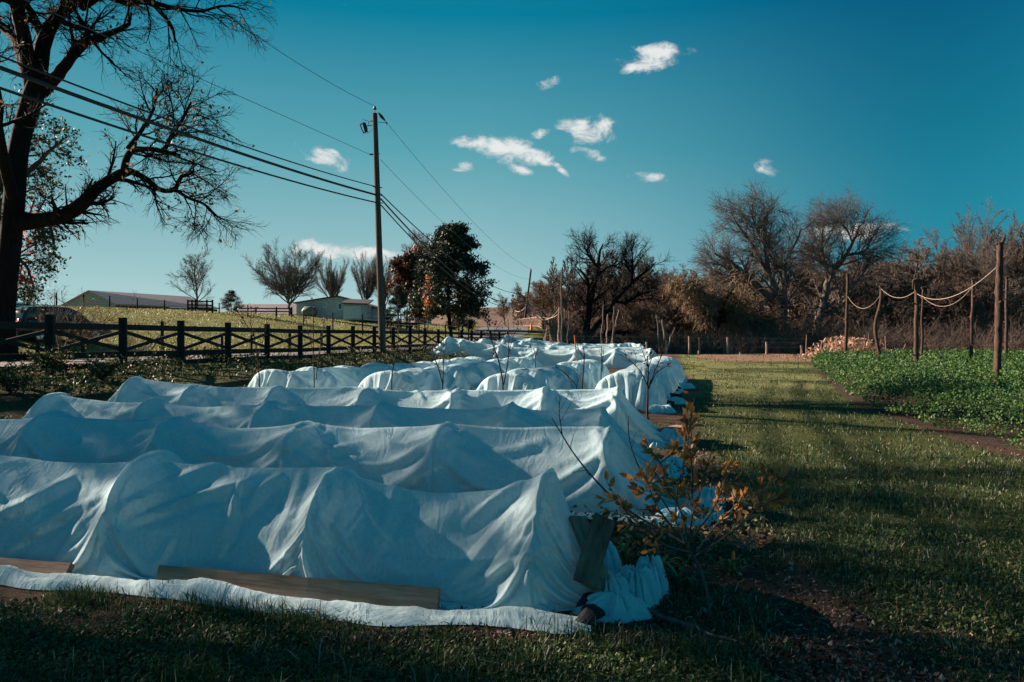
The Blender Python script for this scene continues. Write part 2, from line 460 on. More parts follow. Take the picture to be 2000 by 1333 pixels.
# ------------------------------------------------------------------ cloth tunnels
def relax(P, fix, rx, ry, steps, g, rng, sub=2, bend=.06, shear=.25, inner=None):
    V = np.zeros_like(P); W = np.where(fix, 0., 1.)
    rd = np.sqrt((.5*(rx[:, 1:]+rx[:, :-1]))**2+(.5*(ry[1:]+ry[:-1]))**2)
    def con(a, b, rest, k):
        pa = P[a]; pb = P[b]
        d = pb-pa; L = np.sqrt((d*d).sum(-1))+1e-9
        wa = W[a]; wb = W[b]; ws = wa+wb
        c = np.where(ws > 0, k*(L-rest)/(L*np.maximum(ws, 1e-6)), 0)[..., None]*d
        P[a] += c*wa[..., None]; P[b] -= c*wb[..., None]
    S = slice
    for it in range(steps):
        V *= .96; V[..., 2] -= g
        V[fix] = 0
        old = P.copy(); P += V
        for s_ in range(sub):
            for o in (0, 1):
                n = (P.shape[0]-1-o+1)//2
                con((S(o, o+2*n-1, 2),), (S(o+1, o+2*n, 2),), rx[o::2][:n], 1.)
                n = (P.shape[1]-1-o+1)//2
                con((S(None), S(o, o+2*n-1, 2)), (S(None), S(o+1, o+2*n, 2)), ry[:, o::2][:, :n], 1.)
            for o in (0, 1):
                n = (P.shape[0]-1-o+1)//2
                r = rd[o::2][:n]
                con((S(o, o+2*n-1, 2), S(None, -1)), (S(o+1, o+2*n, 2), S(1, None)), r, shear)
                con((S(o, o+2*n-1, 2), S(1, None)), (S(o+1, o+2*n, 2), S(None, -1)), r, shear)
        # weak bending, averaged
        if bend:
            D = np.zeros_like(P)
            D[1:-1] += .5*(P[2:]+P[:-2])-P[1:-1]
            D[:, 1:-1] += .5*(P[:, 2:]+P[:, :-2])-P[:, 1:-1]
            P += bend*D*W[..., None]
        np.maximum(P[..., 2], .004, out=P[..., 2])
        if inner is not None:
            w2, hi, kin = inner
            r = np.sqrt((P[..., 1]/(w2*kin))**2+(np.maximum(P[..., 2], 0)/(hi[:, None]*kin))**2)
            k = np.where((r < 1) & (hi[:, None] > .05) & ~fix, 1/np.maximum(r, .3), 1)
            P[..., 1] *= k; P[..., 2] *= k
        V = (P-old)
        V = np.clip(V, -.03, .03)
    return P

def up2(A, ax):
    A = np.moveaxis(A, ax, 0)
    B = np.empty((2*len(A)-1,)+A.shape[1:])
    B[::2] = A
    M_ = .5*(A[:-1]+A[1:])
    # cubic midpoint inside
    M_[1:-1] = (-A[:-3]+9*A[1:-2]+9*A[2:-1]-A[3:])/16
    B[1::2] = M_
    return np.moveaxis(B, 0, ax)
def split(rx, ax, other):
    """halve rest lengths along ax, interpolate along the other"""
    rx = np.repeat(rx, 2, axis=ax)*.5
    A = np.moveaxis(rx, other, 0)
    B = np.empty((2*len(A)-1,)+A.shape[1:]); B[::2] = A; B[1::2] = .5*(A[:-1]+A[1:])
    return np.moveaxis(B, 0, other)

def hoop_arc(w, h, n):
    th = np.linspace(0, PI, 400)
    y = w/2*np.sign(np.cos(th))*np.abs(np.cos(th))**.9; z = h*np.abs(np.sin(th))**.70
    L = np.concatenate([[0], np.cumsum(np.hypot(np.diff(y), np.diff(z)))])
    t = np.linspace(0, L[-1], n)
    return np.interp(t, L, y), np.interp(t, L, z), L[-1]

def drape(hoops, w, h, e0, e1, ds, ny, seed, levels=1, slack=.035, jit=.05, gather=.5, steps=170, grav=.00022, hsc=None, bays=None):
    """returns grid (nx,ny,3): along axis s, across v (+ = front), height"""
    rng = np.random.default_rng(seed)
    s0 = hoops[0]-e0; s1 = hoops[-1]+e1
    nx = int(round((s1-s0)/ds))+1
    cols = [int(round((hh-s0)/(s1-s0)*(nx-1))) for hh in hoops]
    keys = [0]+cols+[nx-1]
    sec = []
    hs = []
    ymax, zmax, arcL = hoop_arc(w, h, ny)
    for k, c in enumerate(keys):
        if 0 < k < len(keys)-1:
            hk = h*(hsc[k-1] if hsc and k-1 < len(hsc) else rng.uniform(.94, 1.03)); wk = w*rng.uniform(.97, 1.03)
            y, z, _ = hoop_arc(wk, hk, ny); hs.append((wk, hk))
            x = np.full(ny, s0+c*(s1-s0)/(nx-1))+.03*rng.normal()*np.sin(np.linspace(0, PI, ny))
        else:
            y = np.linspace(w*gather, -w*gather, ny); z = .015+.035*np.abs(np.sin(np.linspace(0, 22, ny)+rng.random()*3))
            x = np.full(ny, s0+c*(s1-s0)/(nx-1))+.05*np.sin(np.linspace(0, 9, ny)+rng.random()*6)
            bow = .10*np.sin(np.linspace(0, PI, ny)); x = x+(-bow if k == 0 else bow)
        sec.append(np.stack([x, y, z], 1))
    P = np.empty((nx, ny, 3)); 
    for k in range(len(keys)-1):
        a, b = keys[k], keys[k+1]
        t = np.linspace(0, 1, b-a+1)[:, None, None]
        P[a:b+1] = sec[k][None]*(1-t)+sec[k+1][None]*t
    rx = np.linalg.norm(np.diff(P, axis=0), axis=2)
    # slack differs from bay to bay and round the arc
    for k in range(len(keys)-1):
        a, b = keys[k], keys[k+1]
        sl = slack*rng.uniform(.5, 1.5)
        prof = 1+.7*np.sin(np.linspace(0, rng.uniform(2, 5), ny)+rng.random()*6)
        if bays and 0 < k <= len(bays): sl = max(sl, 1.9*(1-bays[k-1])**2)
        if k in (0, len(keys)-2): sl = slack*.5
        rx[a:b] *= 1+sl*prof[None]
    ry = np.full((nx, ny-1), arcL/(ny-1)*1.004)
    fix = np.zeros((nx, ny), bool)
    fix[0] = fix[-1] = True
    for c in cols: fix[c] = True
    fix[:, 0] = fix[:, -1] = True
    s = np.linspace(s0, s1, nx)
    for j, o in ((0, 0), (ny-1, 50)):
        d = (fbm(s*2.6+seed, s*0+o, 3, seed)-.44)*2*jit*2.2
        P[1:-1, j, 0] += d[1:-1]
        P[:, j, 1] += (1 if j == 0 else -1)*.05*(fbm(s*1.7+seed, s*0+o+9, 2, seed)-.3)
        P[:, j, 2] = 0.006
    # cloth dragged along the hoops a little so that folds run diagonally
    n1 = rng.normal(0, 1, (nx//4+2, ny//4+2, 3))
    N1 = np.kron(n1, np.ones((4, 4, 1)))[:nx, :ny]
    P += np.where(fix[..., None], 0, .012*N1)
    sc = np.linspace(s0, s1, nx)
    hi = h*(.90+.17*fbm(sc*.9+seed*3, sc*0, 2, seed))
    if bays:
        for k, bf in enumerate(bays):
            a, b = cols[k], cols[k+1]; tt = np.linspace(0, 1, b-a+1); hi[a:b+1] = h*(1-(1-bf)*np.sin(tt*PI)**.8)
    hi[:cols[0]] = .01; hi[cols[-1]:] = .01
    w2 = w*.47
    def kfield(nx, ny):
        S_, J_ = np.meshgrid(np.linspace(s0, s1, nx), np.linspace(0, 4, ny), indexing='ij')
        fl = np.abs(J_-2)/2; fl = np.clip(1.6*np.sin(np.clip(fl, 0, 1)*PI)**.8, 0, 1.3)
        return .97-.05*fbm(S_*2, J_, 2, seed)-fl*(.46*np.clip(fbm(S_*1.15+seed+.6*J_, J_*.8, 3, seed+5)-.25, 0, 1)+.10*np.abs(fbm(S_*1.9-.9*J_+seed, J_*.6, 3, seed+6)-.45)*4)
    kin = np.minimum(kfield(nx, ny), .985)
    P = relax(P, fix, rx, ry, steps, grav, rng, inner=(w2, hi, kin))
    for l in range(levels):
        P = up2(up2(P, 0), 1)
        rx = split(rx, 0, 1); ry = split(ry, 1, 0)
        cols = [c*2 for c in cols]
        nx, ny = P.shape[:2]
        fix = np.zeros((nx, ny), bool); fix[0] = fix[-1] = True; fix[:, 0] = fix[:, -1] = True
        for c in cols: fix[c] = True
        hi = np.interp(np.linspace(0, 1, nx), np.linspace(0, 1, len(hi)), hi); hi[:cols[0]] = .01
        P = relax(P, fix, rx, ry, int(steps*.45), grav*.5, rng, bend=.05, inner=(w2, hi, np.minimum(kfield(nx, ny), .985)))
    return P, cols, hs

def crumple(mb, c, size, seed):
    """a gathered bundle of cloth: a lobed mound with sharp radial pleats"""
    rng = np.random.default_rng(seed); nr, na = 22, 150
    a = np.linspace(0, 2*PI, na, endpoint=False)[None]; r = np.linspace(.0, 1, nr)[:, None]
    ca, sa = np.cos(a), np.sin(a)
    out = 1+.30*(fbm(ca*1.3+seed, sa*1.3, 3, seed)-.45)*2
    ph = a*rng.integers(4, 7)+5*fbm(ca*1.6+seed+r*.5, sa*1.6, 2, seed+3)
    pl = np.abs(np.sin(ph))**.7; pl2 = np.abs(np.sin(ph*2.3+1.7+r*3))
    ox, oy = rng.uniform(-.25, .25, 2)
    R = r*out*(1+.10*(pl-.5)*r)
    X = R*ca+ox*(1-r); Y = R*sa+oy*(1-r)
    Z = (1-r**2.2)*(.55+.75*fbm(X*1.5+seed, Y*1.5, 2, seed+9))+(.42*(pl-.5)+.16*(pl2-.5))*np.sin(np.clip(r*1.05, 0, 1)*PI)**.7
    Z = np.maximum(Z, 0)-.04
    V = np.stack([X+0*Z, Y+0*Z, Z], -1).reshape(-1, 3)*np.array(size)*np.array([1.15, 1.15, 1.25])+np.array(c)-np.array([0, 0, size[2]*.30])
    i = (np.arange(nr-1)*na)[:, None]+np.arange(na)[None]; j = (np.arange(nr-1)*na)[:, None]+(np.arange(na)[None]+1) % na
    mb.add(V, np.stack([i, j, j+na, i+na], -1).reshape(-1, 4))

def place(Pl, x0, y0, d, gscale=1):
    """local (s, v, z) to world"""
    d = np.array(d)/np.hypot(*d); p = np.array([-d[1], d[0]])
    X = x0+Pl[..., 0]*d[0]+Pl[..., 1]*p[0]; Y = y0+Pl[..., 0]*d[1]+Pl[..., 1]*p[1]
    return np.stack([X, Y, Pl[..., 2]+ground(X, Y)+.004], -1)

TUN = []
def tunnel(label, x0, y0, ang, hoops, w, h, e0, e1, ds, ny, seed, levels=1, slack=.035, jit=.05, gather=.42,
           skirt=None, skirt_side=1, skirt_amp=1., ends=(), sub=False, steps=170, hsc=None, folds=None, bays=None, group='white low tunnels over the vegetable beds'):
    d = (math.cos(ang), math.sin(ang)); p = (-d[1], d[0])
    root = empty('row_cover_tunnel', (x0, y0, gz(x0, y0)), label, 'row cover tunnel', group)
    P, cols, hs = drape(hoops, w, h, e0, e1, ds, ny, seed, levels, slack, jit, gather, steps, hsc=hsc, bays=bays)
    W = place(P, x0, y0, d)
    if folds:
        # long tension creases: raise the cloth outward along drawn lines
        c0 = place(np.stack([P[..., 0], P[..., 1]*.1, np.full(P.shape[:2], h*.15)], -1), x0, y0, d)
        out = norm(W-c0)
        PX = 1000+W[..., 0]/W[..., 1]*F; PY = HY-(W[..., 2]-CAMZ)/W[..., 1]*F
        front = (P[..., 1] > -.12*w)
        for (ax, ay, bx, by, fw, am) in folds:
            ux, uy = bx-ax, by-ay; LL = ux*ux+uy*uy
            t = ((PX-ax)*ux+(PY-ay)*uy)/LL; tc = np.clip(t, 0, 1)
            curve = 6*np.sin(tc*PI)*(1 if (ax+by) % 2 else -1)
            sd = ((PX-ax-ux*tc)*uy-(PY-ay-uy*tc)*ux)/math.sqrt(LL)+curve
            dd = np.hypot(sd, np.hypot(ux, uy)*(t-tc))
            taper = np.sin(np.clip(tc*.85+.15, 0, 1)*PI)**.6
            prof = np.clip(1-dd/fw, 0, 1)**.85-.55*np.exp(-((sd-fw*1.25)/(fw*.8))**2)*(np.abs(t-tc) < .01)
            W += out*(am*prof*taper*front*(W[..., 2]-c0[..., 2]+h*.15 > .03))[..., None]
    nx, n2 = W.shape[:2]
    i = (np.arange(nx-1)*n2)[:, None]+np.arange(n2-1)[None]
    mb = MB(); mb.add(W.reshape(-1, 3), np.stack([i, i+1, i+n2+1, i+n2], -1).reshape(-1, 4))
    loc = np.array(root.location)
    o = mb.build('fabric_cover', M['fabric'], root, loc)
    if sub:
        md = o.modifiers.new('smooth', 'SUBSURF'); md.levels = 1; md.render_levels = 1
    for c, (wk, hk) in zip(cols, hs):
        y, z, _ = hoop_arc(wk-.07, hk-.035, 22)
        s = np.full(22, P[c, P.shape[1]//2, 0])
        s = np.interp(np.linspace(0, 1, 22), np.linspace(0, 1, P.shape[1]), P[c, :, 0])
        H = place(np.stack([s, y, z], 1), x0, y0, d)
        hb = MB(); tubes(hb, H, np.full(22, .007), 6)
        hb.build('hoop', M['metal_dark'], root, loc)
    rng = np.random.default_rng(seed+99)
    if skirt:
        s0, s1 = skirt
        n = int((s1-s0)/.022); s = np.linspace(s0, s1, n); m = 15
        t = np.linspace(0, 1, m)
        Wd = (.10+.20*fbm(s*1.3+seed, s*0, 3, seed+1))*skirt_amp
        Hh = (.018+.11*np.clip(fbm(s*2.0+seed, s*0+3, 3, seed+2)-.2, 0, 1))*skirt_amp
        off = .02+.03*fbm(s*.9, s*0+7, 2, seed)
        pk = .35+.3*vnoise(s*2.2, s*0+2, seed)
        T = t[None]; bell = np.where(T < pk[:, None], np.sin(T/pk[:, None]*PI/2), np.cos((T-pk[:, None])/(1-pk[:, None])*PI/2)**.7)
        wr = .035*(fbm(s[:, None]*5+T*3, T*2.2+s[:, None]*1.2, 4, seed+8)-.45)
        wr = wr-.02*np.abs(fbm(s[:, None]*3.+T*6, T*1.5, 3, seed+18)-.47)*4
        y = w/2+off[:, None]+T*Wd[:, None]
        z = .004+Hh[:, None]*bell+wr*np.sin(PI*np.clip(T, .04, .97))
        z = np.maximum(z, .006)
        S = np.repeat(s[:, None], m, 1)+.5*wr
        Ks = place(np.stack([S, skirt_side*y, z], -1), x0, y0, d)
        i = (np.arange(n-1)*m)[:, None]+np.arange(m-1)[None]
        mb = MB(); mb.add(Ks.reshape(-1, 3), np.stack([i, i+1, i+m+1, i+m], -1).reshape(-1, 4))
        mb.build('loose_skirt', M['fabric'], root, loc)
    for k, (es, ev, sx, sy, sz) in enumerate(ends):
        mb = MB(); crumple(mb, (0, 0, 0), (sx, sy, sz), seed*7+k)
        c = place(np.array([[es, ev, sz*.33]]), x0, y0, d)[0]
        mb.v[0] = mb.v[0]+c
        mb.build('gathered_end', M['fabric'], root, loc)
    s0 = hoops[0]-e0; L = hoops[-1]+e1-s0
    tun_rects.append((x0+d[0]*s0, y0+d[1]*s0, d[0], d[1], L, w/2+.03))
    TUN.append(root)
    return root

A13 = math.radians(180-13); A12 = math.radians(180-12)
F1 = [(150, 930, -20, 1010, 15, .035), (170, 985, 10, 1075, 13, .03), (190, 965, 90, 1120, 12, .03), (440, 905, 210, 1015, 18, .045), (480, 945, 235, 1025, 13, .035), (200, 1010, 150, 1110, 14, .035),
      (475, 950, 455, 1000, 8, .03), (470, 960, 415, 1090, 15, .04), (545, 935, 470, 1010, 14, .04), (590, 930, 525, 1080, 13, .03), (640, 935, 655, 990, 12, .05), (625, 975, 645, 1110, 14, .035), (655, 955, 610, 1035, 11, .03),
      (1060, 940, 850, 1170, 20, .05), (1040, 935, 900, 1035, 13, .04), (1070, 985, 1000, 1040, 12, .035), (1100, 1060, 870, 1165, 11, .03), (1068, 960, 1120, 1130, 12, .03), (770, 960, 720, 1100, 16, .025), (330, 1060, 270, 1130, 12, .025), (560, 1080, 545, 1140, 9, .025)]
F2 = [(620, 838, 380, 900, 14, .04), (640, 850, 455, 915, 12, .035), (700, 870, 600, 905, 10, .03), (860, 838, 830, 945, 10, .03), (1060, 862, 930, 890, 12, .03), (1170, 845, 1330, 965, 12, .035), (1165, 850, 1290, 1010, 11, .035), (1160, 850, 1230, 1020, 10, .03), (900, 850, 760, 915, 12, .03), (300, 825, 215, 890, 10, .03), (310, 830, 420, 880, 12, .03)]
F3 = [(1185, 798, 1080, 830, 8, 0.021), (1188, 800, 1120, 860, 7, 0.018), (1190, 798, 1250, 870, 7, 0.018), (1000, 788, 930, 830, 8, 0.021), (1000, 786, 880, 812, 7, 0.018), (745, 772, 650, 805, 8, 0.018), (745, 775, 735, 830, 7, 0.018), (520, 775, 420, 800, 8, 0.018), (525, 778, 510, 830, 6, 0.015)]
F4 = [(1077, 753, 1010, 798, 6, 0.024), (1080, 755, 1060, 800, 5, 0.021), (1195, 768, 1240, 850, 6, 0.030), (1190, 770, 1215, 840, 5, 0.021), (1205, 768, 1290, 850, 5, 0.021), (1105, 770, 1150, 790, 6, 0.018), (720, 750, 640, 775, 6, 0.021), (730, 752, 740, 780, 5, 0.024), (870, 760, 905, 785, 8, 0.030), (905, 765, 860, 792, 6, 0.024), (560, 745, 480, 770, 6, 0.018), (800, 757, 830, 790, 5, 0.021)]
def build_tunnels():
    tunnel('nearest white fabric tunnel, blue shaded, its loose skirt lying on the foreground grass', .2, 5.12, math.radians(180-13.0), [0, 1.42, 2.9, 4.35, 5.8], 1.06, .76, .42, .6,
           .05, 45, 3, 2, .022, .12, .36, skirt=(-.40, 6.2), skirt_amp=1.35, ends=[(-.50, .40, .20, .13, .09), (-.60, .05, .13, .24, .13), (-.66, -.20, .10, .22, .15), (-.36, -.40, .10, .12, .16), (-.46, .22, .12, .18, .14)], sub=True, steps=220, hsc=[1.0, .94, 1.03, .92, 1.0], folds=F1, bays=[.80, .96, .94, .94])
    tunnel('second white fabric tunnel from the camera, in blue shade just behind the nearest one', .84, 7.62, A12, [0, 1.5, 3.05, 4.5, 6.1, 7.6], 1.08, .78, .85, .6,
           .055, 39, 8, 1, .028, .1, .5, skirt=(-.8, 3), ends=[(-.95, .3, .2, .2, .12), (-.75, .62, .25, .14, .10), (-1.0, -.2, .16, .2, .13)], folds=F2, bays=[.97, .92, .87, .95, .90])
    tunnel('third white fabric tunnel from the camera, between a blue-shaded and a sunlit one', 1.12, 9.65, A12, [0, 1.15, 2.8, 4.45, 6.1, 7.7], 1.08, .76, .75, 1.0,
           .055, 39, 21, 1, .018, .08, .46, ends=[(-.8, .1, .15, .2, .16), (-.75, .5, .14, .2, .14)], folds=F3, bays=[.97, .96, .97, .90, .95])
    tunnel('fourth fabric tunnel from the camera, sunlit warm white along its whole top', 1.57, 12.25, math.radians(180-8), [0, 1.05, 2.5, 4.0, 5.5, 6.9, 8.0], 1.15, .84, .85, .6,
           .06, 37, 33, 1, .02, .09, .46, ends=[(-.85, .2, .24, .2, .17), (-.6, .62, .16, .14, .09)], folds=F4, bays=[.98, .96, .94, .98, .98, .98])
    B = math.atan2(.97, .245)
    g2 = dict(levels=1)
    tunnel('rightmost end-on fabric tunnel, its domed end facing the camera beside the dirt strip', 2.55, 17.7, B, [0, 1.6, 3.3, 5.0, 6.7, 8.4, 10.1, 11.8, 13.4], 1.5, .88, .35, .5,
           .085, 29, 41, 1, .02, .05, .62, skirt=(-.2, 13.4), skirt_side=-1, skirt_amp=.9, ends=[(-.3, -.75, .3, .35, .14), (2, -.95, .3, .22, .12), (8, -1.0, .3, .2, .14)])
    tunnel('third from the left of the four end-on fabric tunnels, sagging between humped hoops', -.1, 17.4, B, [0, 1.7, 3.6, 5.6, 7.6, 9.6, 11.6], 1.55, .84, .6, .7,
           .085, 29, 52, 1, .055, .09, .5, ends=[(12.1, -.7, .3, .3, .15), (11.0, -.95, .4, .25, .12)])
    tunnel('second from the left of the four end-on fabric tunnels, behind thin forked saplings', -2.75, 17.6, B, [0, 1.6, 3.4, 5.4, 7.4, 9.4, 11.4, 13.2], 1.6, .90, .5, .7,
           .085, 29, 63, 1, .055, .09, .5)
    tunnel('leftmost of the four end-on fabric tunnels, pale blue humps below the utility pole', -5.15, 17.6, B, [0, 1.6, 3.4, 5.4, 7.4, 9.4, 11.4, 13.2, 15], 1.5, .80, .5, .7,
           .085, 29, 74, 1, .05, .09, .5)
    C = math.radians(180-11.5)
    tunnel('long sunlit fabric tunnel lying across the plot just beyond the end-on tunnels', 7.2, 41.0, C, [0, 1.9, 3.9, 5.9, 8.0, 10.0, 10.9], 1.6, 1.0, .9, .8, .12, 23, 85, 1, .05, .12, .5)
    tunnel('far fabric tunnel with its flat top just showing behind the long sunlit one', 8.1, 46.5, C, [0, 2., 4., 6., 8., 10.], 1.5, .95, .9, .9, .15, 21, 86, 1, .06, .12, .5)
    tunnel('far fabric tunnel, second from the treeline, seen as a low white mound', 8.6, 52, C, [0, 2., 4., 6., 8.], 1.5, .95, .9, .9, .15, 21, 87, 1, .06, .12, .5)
    tunnel('farthest fabric tunnel, a thin white strip below the road and the bean poles', 9.4, 58.5, C, [0, 2., 4., 6., 8., 10.], 1.5, .95, .9, .9, .15, 21, 88, 1, .06, .12, .5)

def board(name, a, b, w, t, label, rollv=None, mat='board_pale', cat='board', group=None):
    """plank from a to b (centres of its ends), its own object"""
    a = np.array(a, float); b = np.array(b, float); d = b-a; L = np.linalg.norm(d); d /= L
    up = np.array(rollv if rollv is not None else (0, 0, 1.), float)
    s = np.cross(d, up); s /= np.linalg.norm(s); u = np.cross(s, d)
    bm = bmesh.new(); bmesh.ops.create_cube(bm, size=1)
    for v in bm.verts: v.co = Vector((v.co.x*L, v.co.y*w, v.co.z*t))
    bmesh.ops.bevel(bm, geom=list(bm.edges), offset=min(.004, t*.2), segments=2, affect='EDGES')
    bmesh.ops.subdivide_edges(bm, edges=[e for e in bm.edges if e.calc_length() > L*.5], cuts=8)
    for v in bm.verts:
        v.co.z += .004*math.sin(v.co.x*5+1); v.co.y += .002*math.sin(v.co.x*17)
    me = bpy.data.meshes.new(name); bm.to_mesh(me); bm.free(); me.materials.append(M[mat])
    o = bpy.data.objects.new(name, me); COL.objects.link(o)
    R = Matrix((d, s, u)).transposed().to_4x4(); R.translation = Vector((a+b)/2)
    o.matrix_world = R
    return tag(o, label, cat, group)

def stone(c, size, seed, label, group=None, mat='stone', name='stone', cat='stone'):
    bm = bmesh.new(); bmesh.ops.create_icosphere(bm, subdivisions=3, radius=1)
    V = np.array([v.co[:] for v in bm.verts])
    n = fbm(V[:, 0]*1.3+seed, V[:, 1]*1.3+V[:, 2]*1.1+seed, 3, seed)
    rng = np.random.default_rng(seed)
    for k in range(7):
        nn = norm(rng.normal(0, 1, 3)); dd = V@nn; V -= np.clip(dd-.62, 0, 1)[:, None]*nn*.9
    V = V*(.8+.5*n)[:, None]*np.array(size)
    ca, sa = math.cos(seed), math.sin(seed)
    V = V@np.array([[ca, sa, 0], [-sa, ca, 0], [0, 0, 1]])
    for v, co in zip(bm.verts, V): v.co = co
    me = bpy.data.meshes.new(name); bm.to_mesh(me); bm.free(); me.materials.append(M[mat])
    o = bpy.data.objects.new(name, me); COL.objects.link(o); o.location = c
    return tag(o, label, cat, group)

def build_weights():
    d1 = np.array([math.cos(A13), math.sin(A13)]); p1 = np.array([-d1[1], d1[0]])
    def q(s, v, z): 
        x = .2+d1[0]*s+p1[0]*v; y = 5.12+d1[1]*s+p1[1]*v
        return np.array([x, y, gz(x, y)+z])
    board('board', q(2.38, .60, .075), q(.50, .61, .07), .135, .038, 'long weathered board holding down the front hem of the nearest tunnel', rollv=(-.15, -.9, .35))
    board('board', q(5.0, .60, .07), q(3.03, .62, .065), .12, .045, 'grey board at the left edge of the frame on the nearest tunnel hem', rollv=(-.1, -.8, .6))
    # two crossed boards leaning on the gathered right end
    board('board', P3(1128, 1010, 5.10), P3(1180, 1152, 4.68), .12, .03, 'paler board underneath in the crossed pair at the nearest tunnel end', rollv=(.35, -.75, .55))
    board('board', P3(1181, 1012, 4.96), P3(1140, 1141, 4.60), .135, .036, 'darker scorched board on top of the crossed pair at the nearest tunnel end', rollv=(.25, -.75, .55), mat='board_dark')
    # slabs by the far ends of the next tunnels
    board('board', P3(1300, 842, 12.0)*1, P3(1338, 834, 12.6), .32, .04, 'grey slab lying on the dirt at the right end of the sunlit fourth tunnel')
    board('board', P3(1268, 968, 7.35), P3(1345, 962, 7.3), .12, .05, 'weathered board on the hem at the right end of the second tunnel', rollv=(.1, -.3, 1))
    g = 'dark stones weighting the fabric hems'
    for k, (px, py, Y, sz, lb) in enumerate([
        (1146, 1222, 4.42, (.10, .08, .065), 'biggest dark stone at the front right corner of the nearest tunnel'),
        (1158, 1198, 4.55, (.07, .06, .06), 'small dark stone propped on the biggest stone at the nearest tunnel corner'),
        (1148, 1178, 4.68, (.09, .07, .06), 'dark wet stone under the lower ends of the crossed boards'),
        (275, 1152, 5.02, (.10, .07, .05), 'black stone beside the left end of the long weathered board'),
        (1253, 850, 12.9, (.15, .1, .07), 'dark stone by the gathered end of the sunlit fourth tunnel'),
        (1265, 905, 9.9, (.12, .1, .07), 'dark stone by the gathered end of the third tunnel')]):
        c = P3(px, py, Y); c[2] = max(c[2], gz(c[0], c[1])+sz[2]*.4)
        stone(c, sz, 5+k, lb, g)
    gb = 'dark stones along the right hem of the right-hand end-on tunnel'
    for k, (px, py) in enumerate([(1313, 790), (1318, 775), (1320, 765), (1326, 760), (1322, 742), (1318, 731), (1316, 722)]):
        c = hit(px, py+2); c[0] -= .05; c[2] += .07
        stone(c, (.22, .1, .07), 30+k, 'one of seven dark stones lying along the right hem of the right-hand end-on tunnel', gb)
    gb = 'dark stones by the far right hem of the middle end-on tunnel'
    for k, (px, py) in enumerate([(1142, 748), (1150, 744), (1160, 738), (1168, 735)]):
        c = hit(px, py+2); c[2] += .06
        stone(c, (.16, .1, .07), 60+k, 'one of four dark stones at the right foot of the humped middle end-on tunnel', gb)
# ------------------------------------------------------------------ trees
def limb(pts, Y, n=10, seed=0, wob=.3):
    """pts: (px, py, radius_px[, dY]) at distance Y -> polyline + radii"""
    rng = np.random.default_rng(seed)
    A = []
    for q in pts:
        y = Y+(q[3] if len(q) > 3 else 0)
        p = P3(q[0], q[1], y); A.append([*p, q[2]*y/F])
    A = resample(A, n)
    return A[:, :3], A[:, 3]

def levels_mesh(levels, name, mat, parent, loc, ks=(10, 7, 5, 3, 3)):
    mb = MB()
    for i, (P, R) in enumerate(levels):
        tubes(mb, P, R, ks[min(i, len(ks)-1)])
    return mb.build(name, mat, parent, loc)

def tips(P, n=3, frac=.5):
    """sample points on the outer part of polylines"""
    m = P.shape[1]; k0 = int(m*(1-frac))
    return P[:, k0:].reshape(-1, 3)

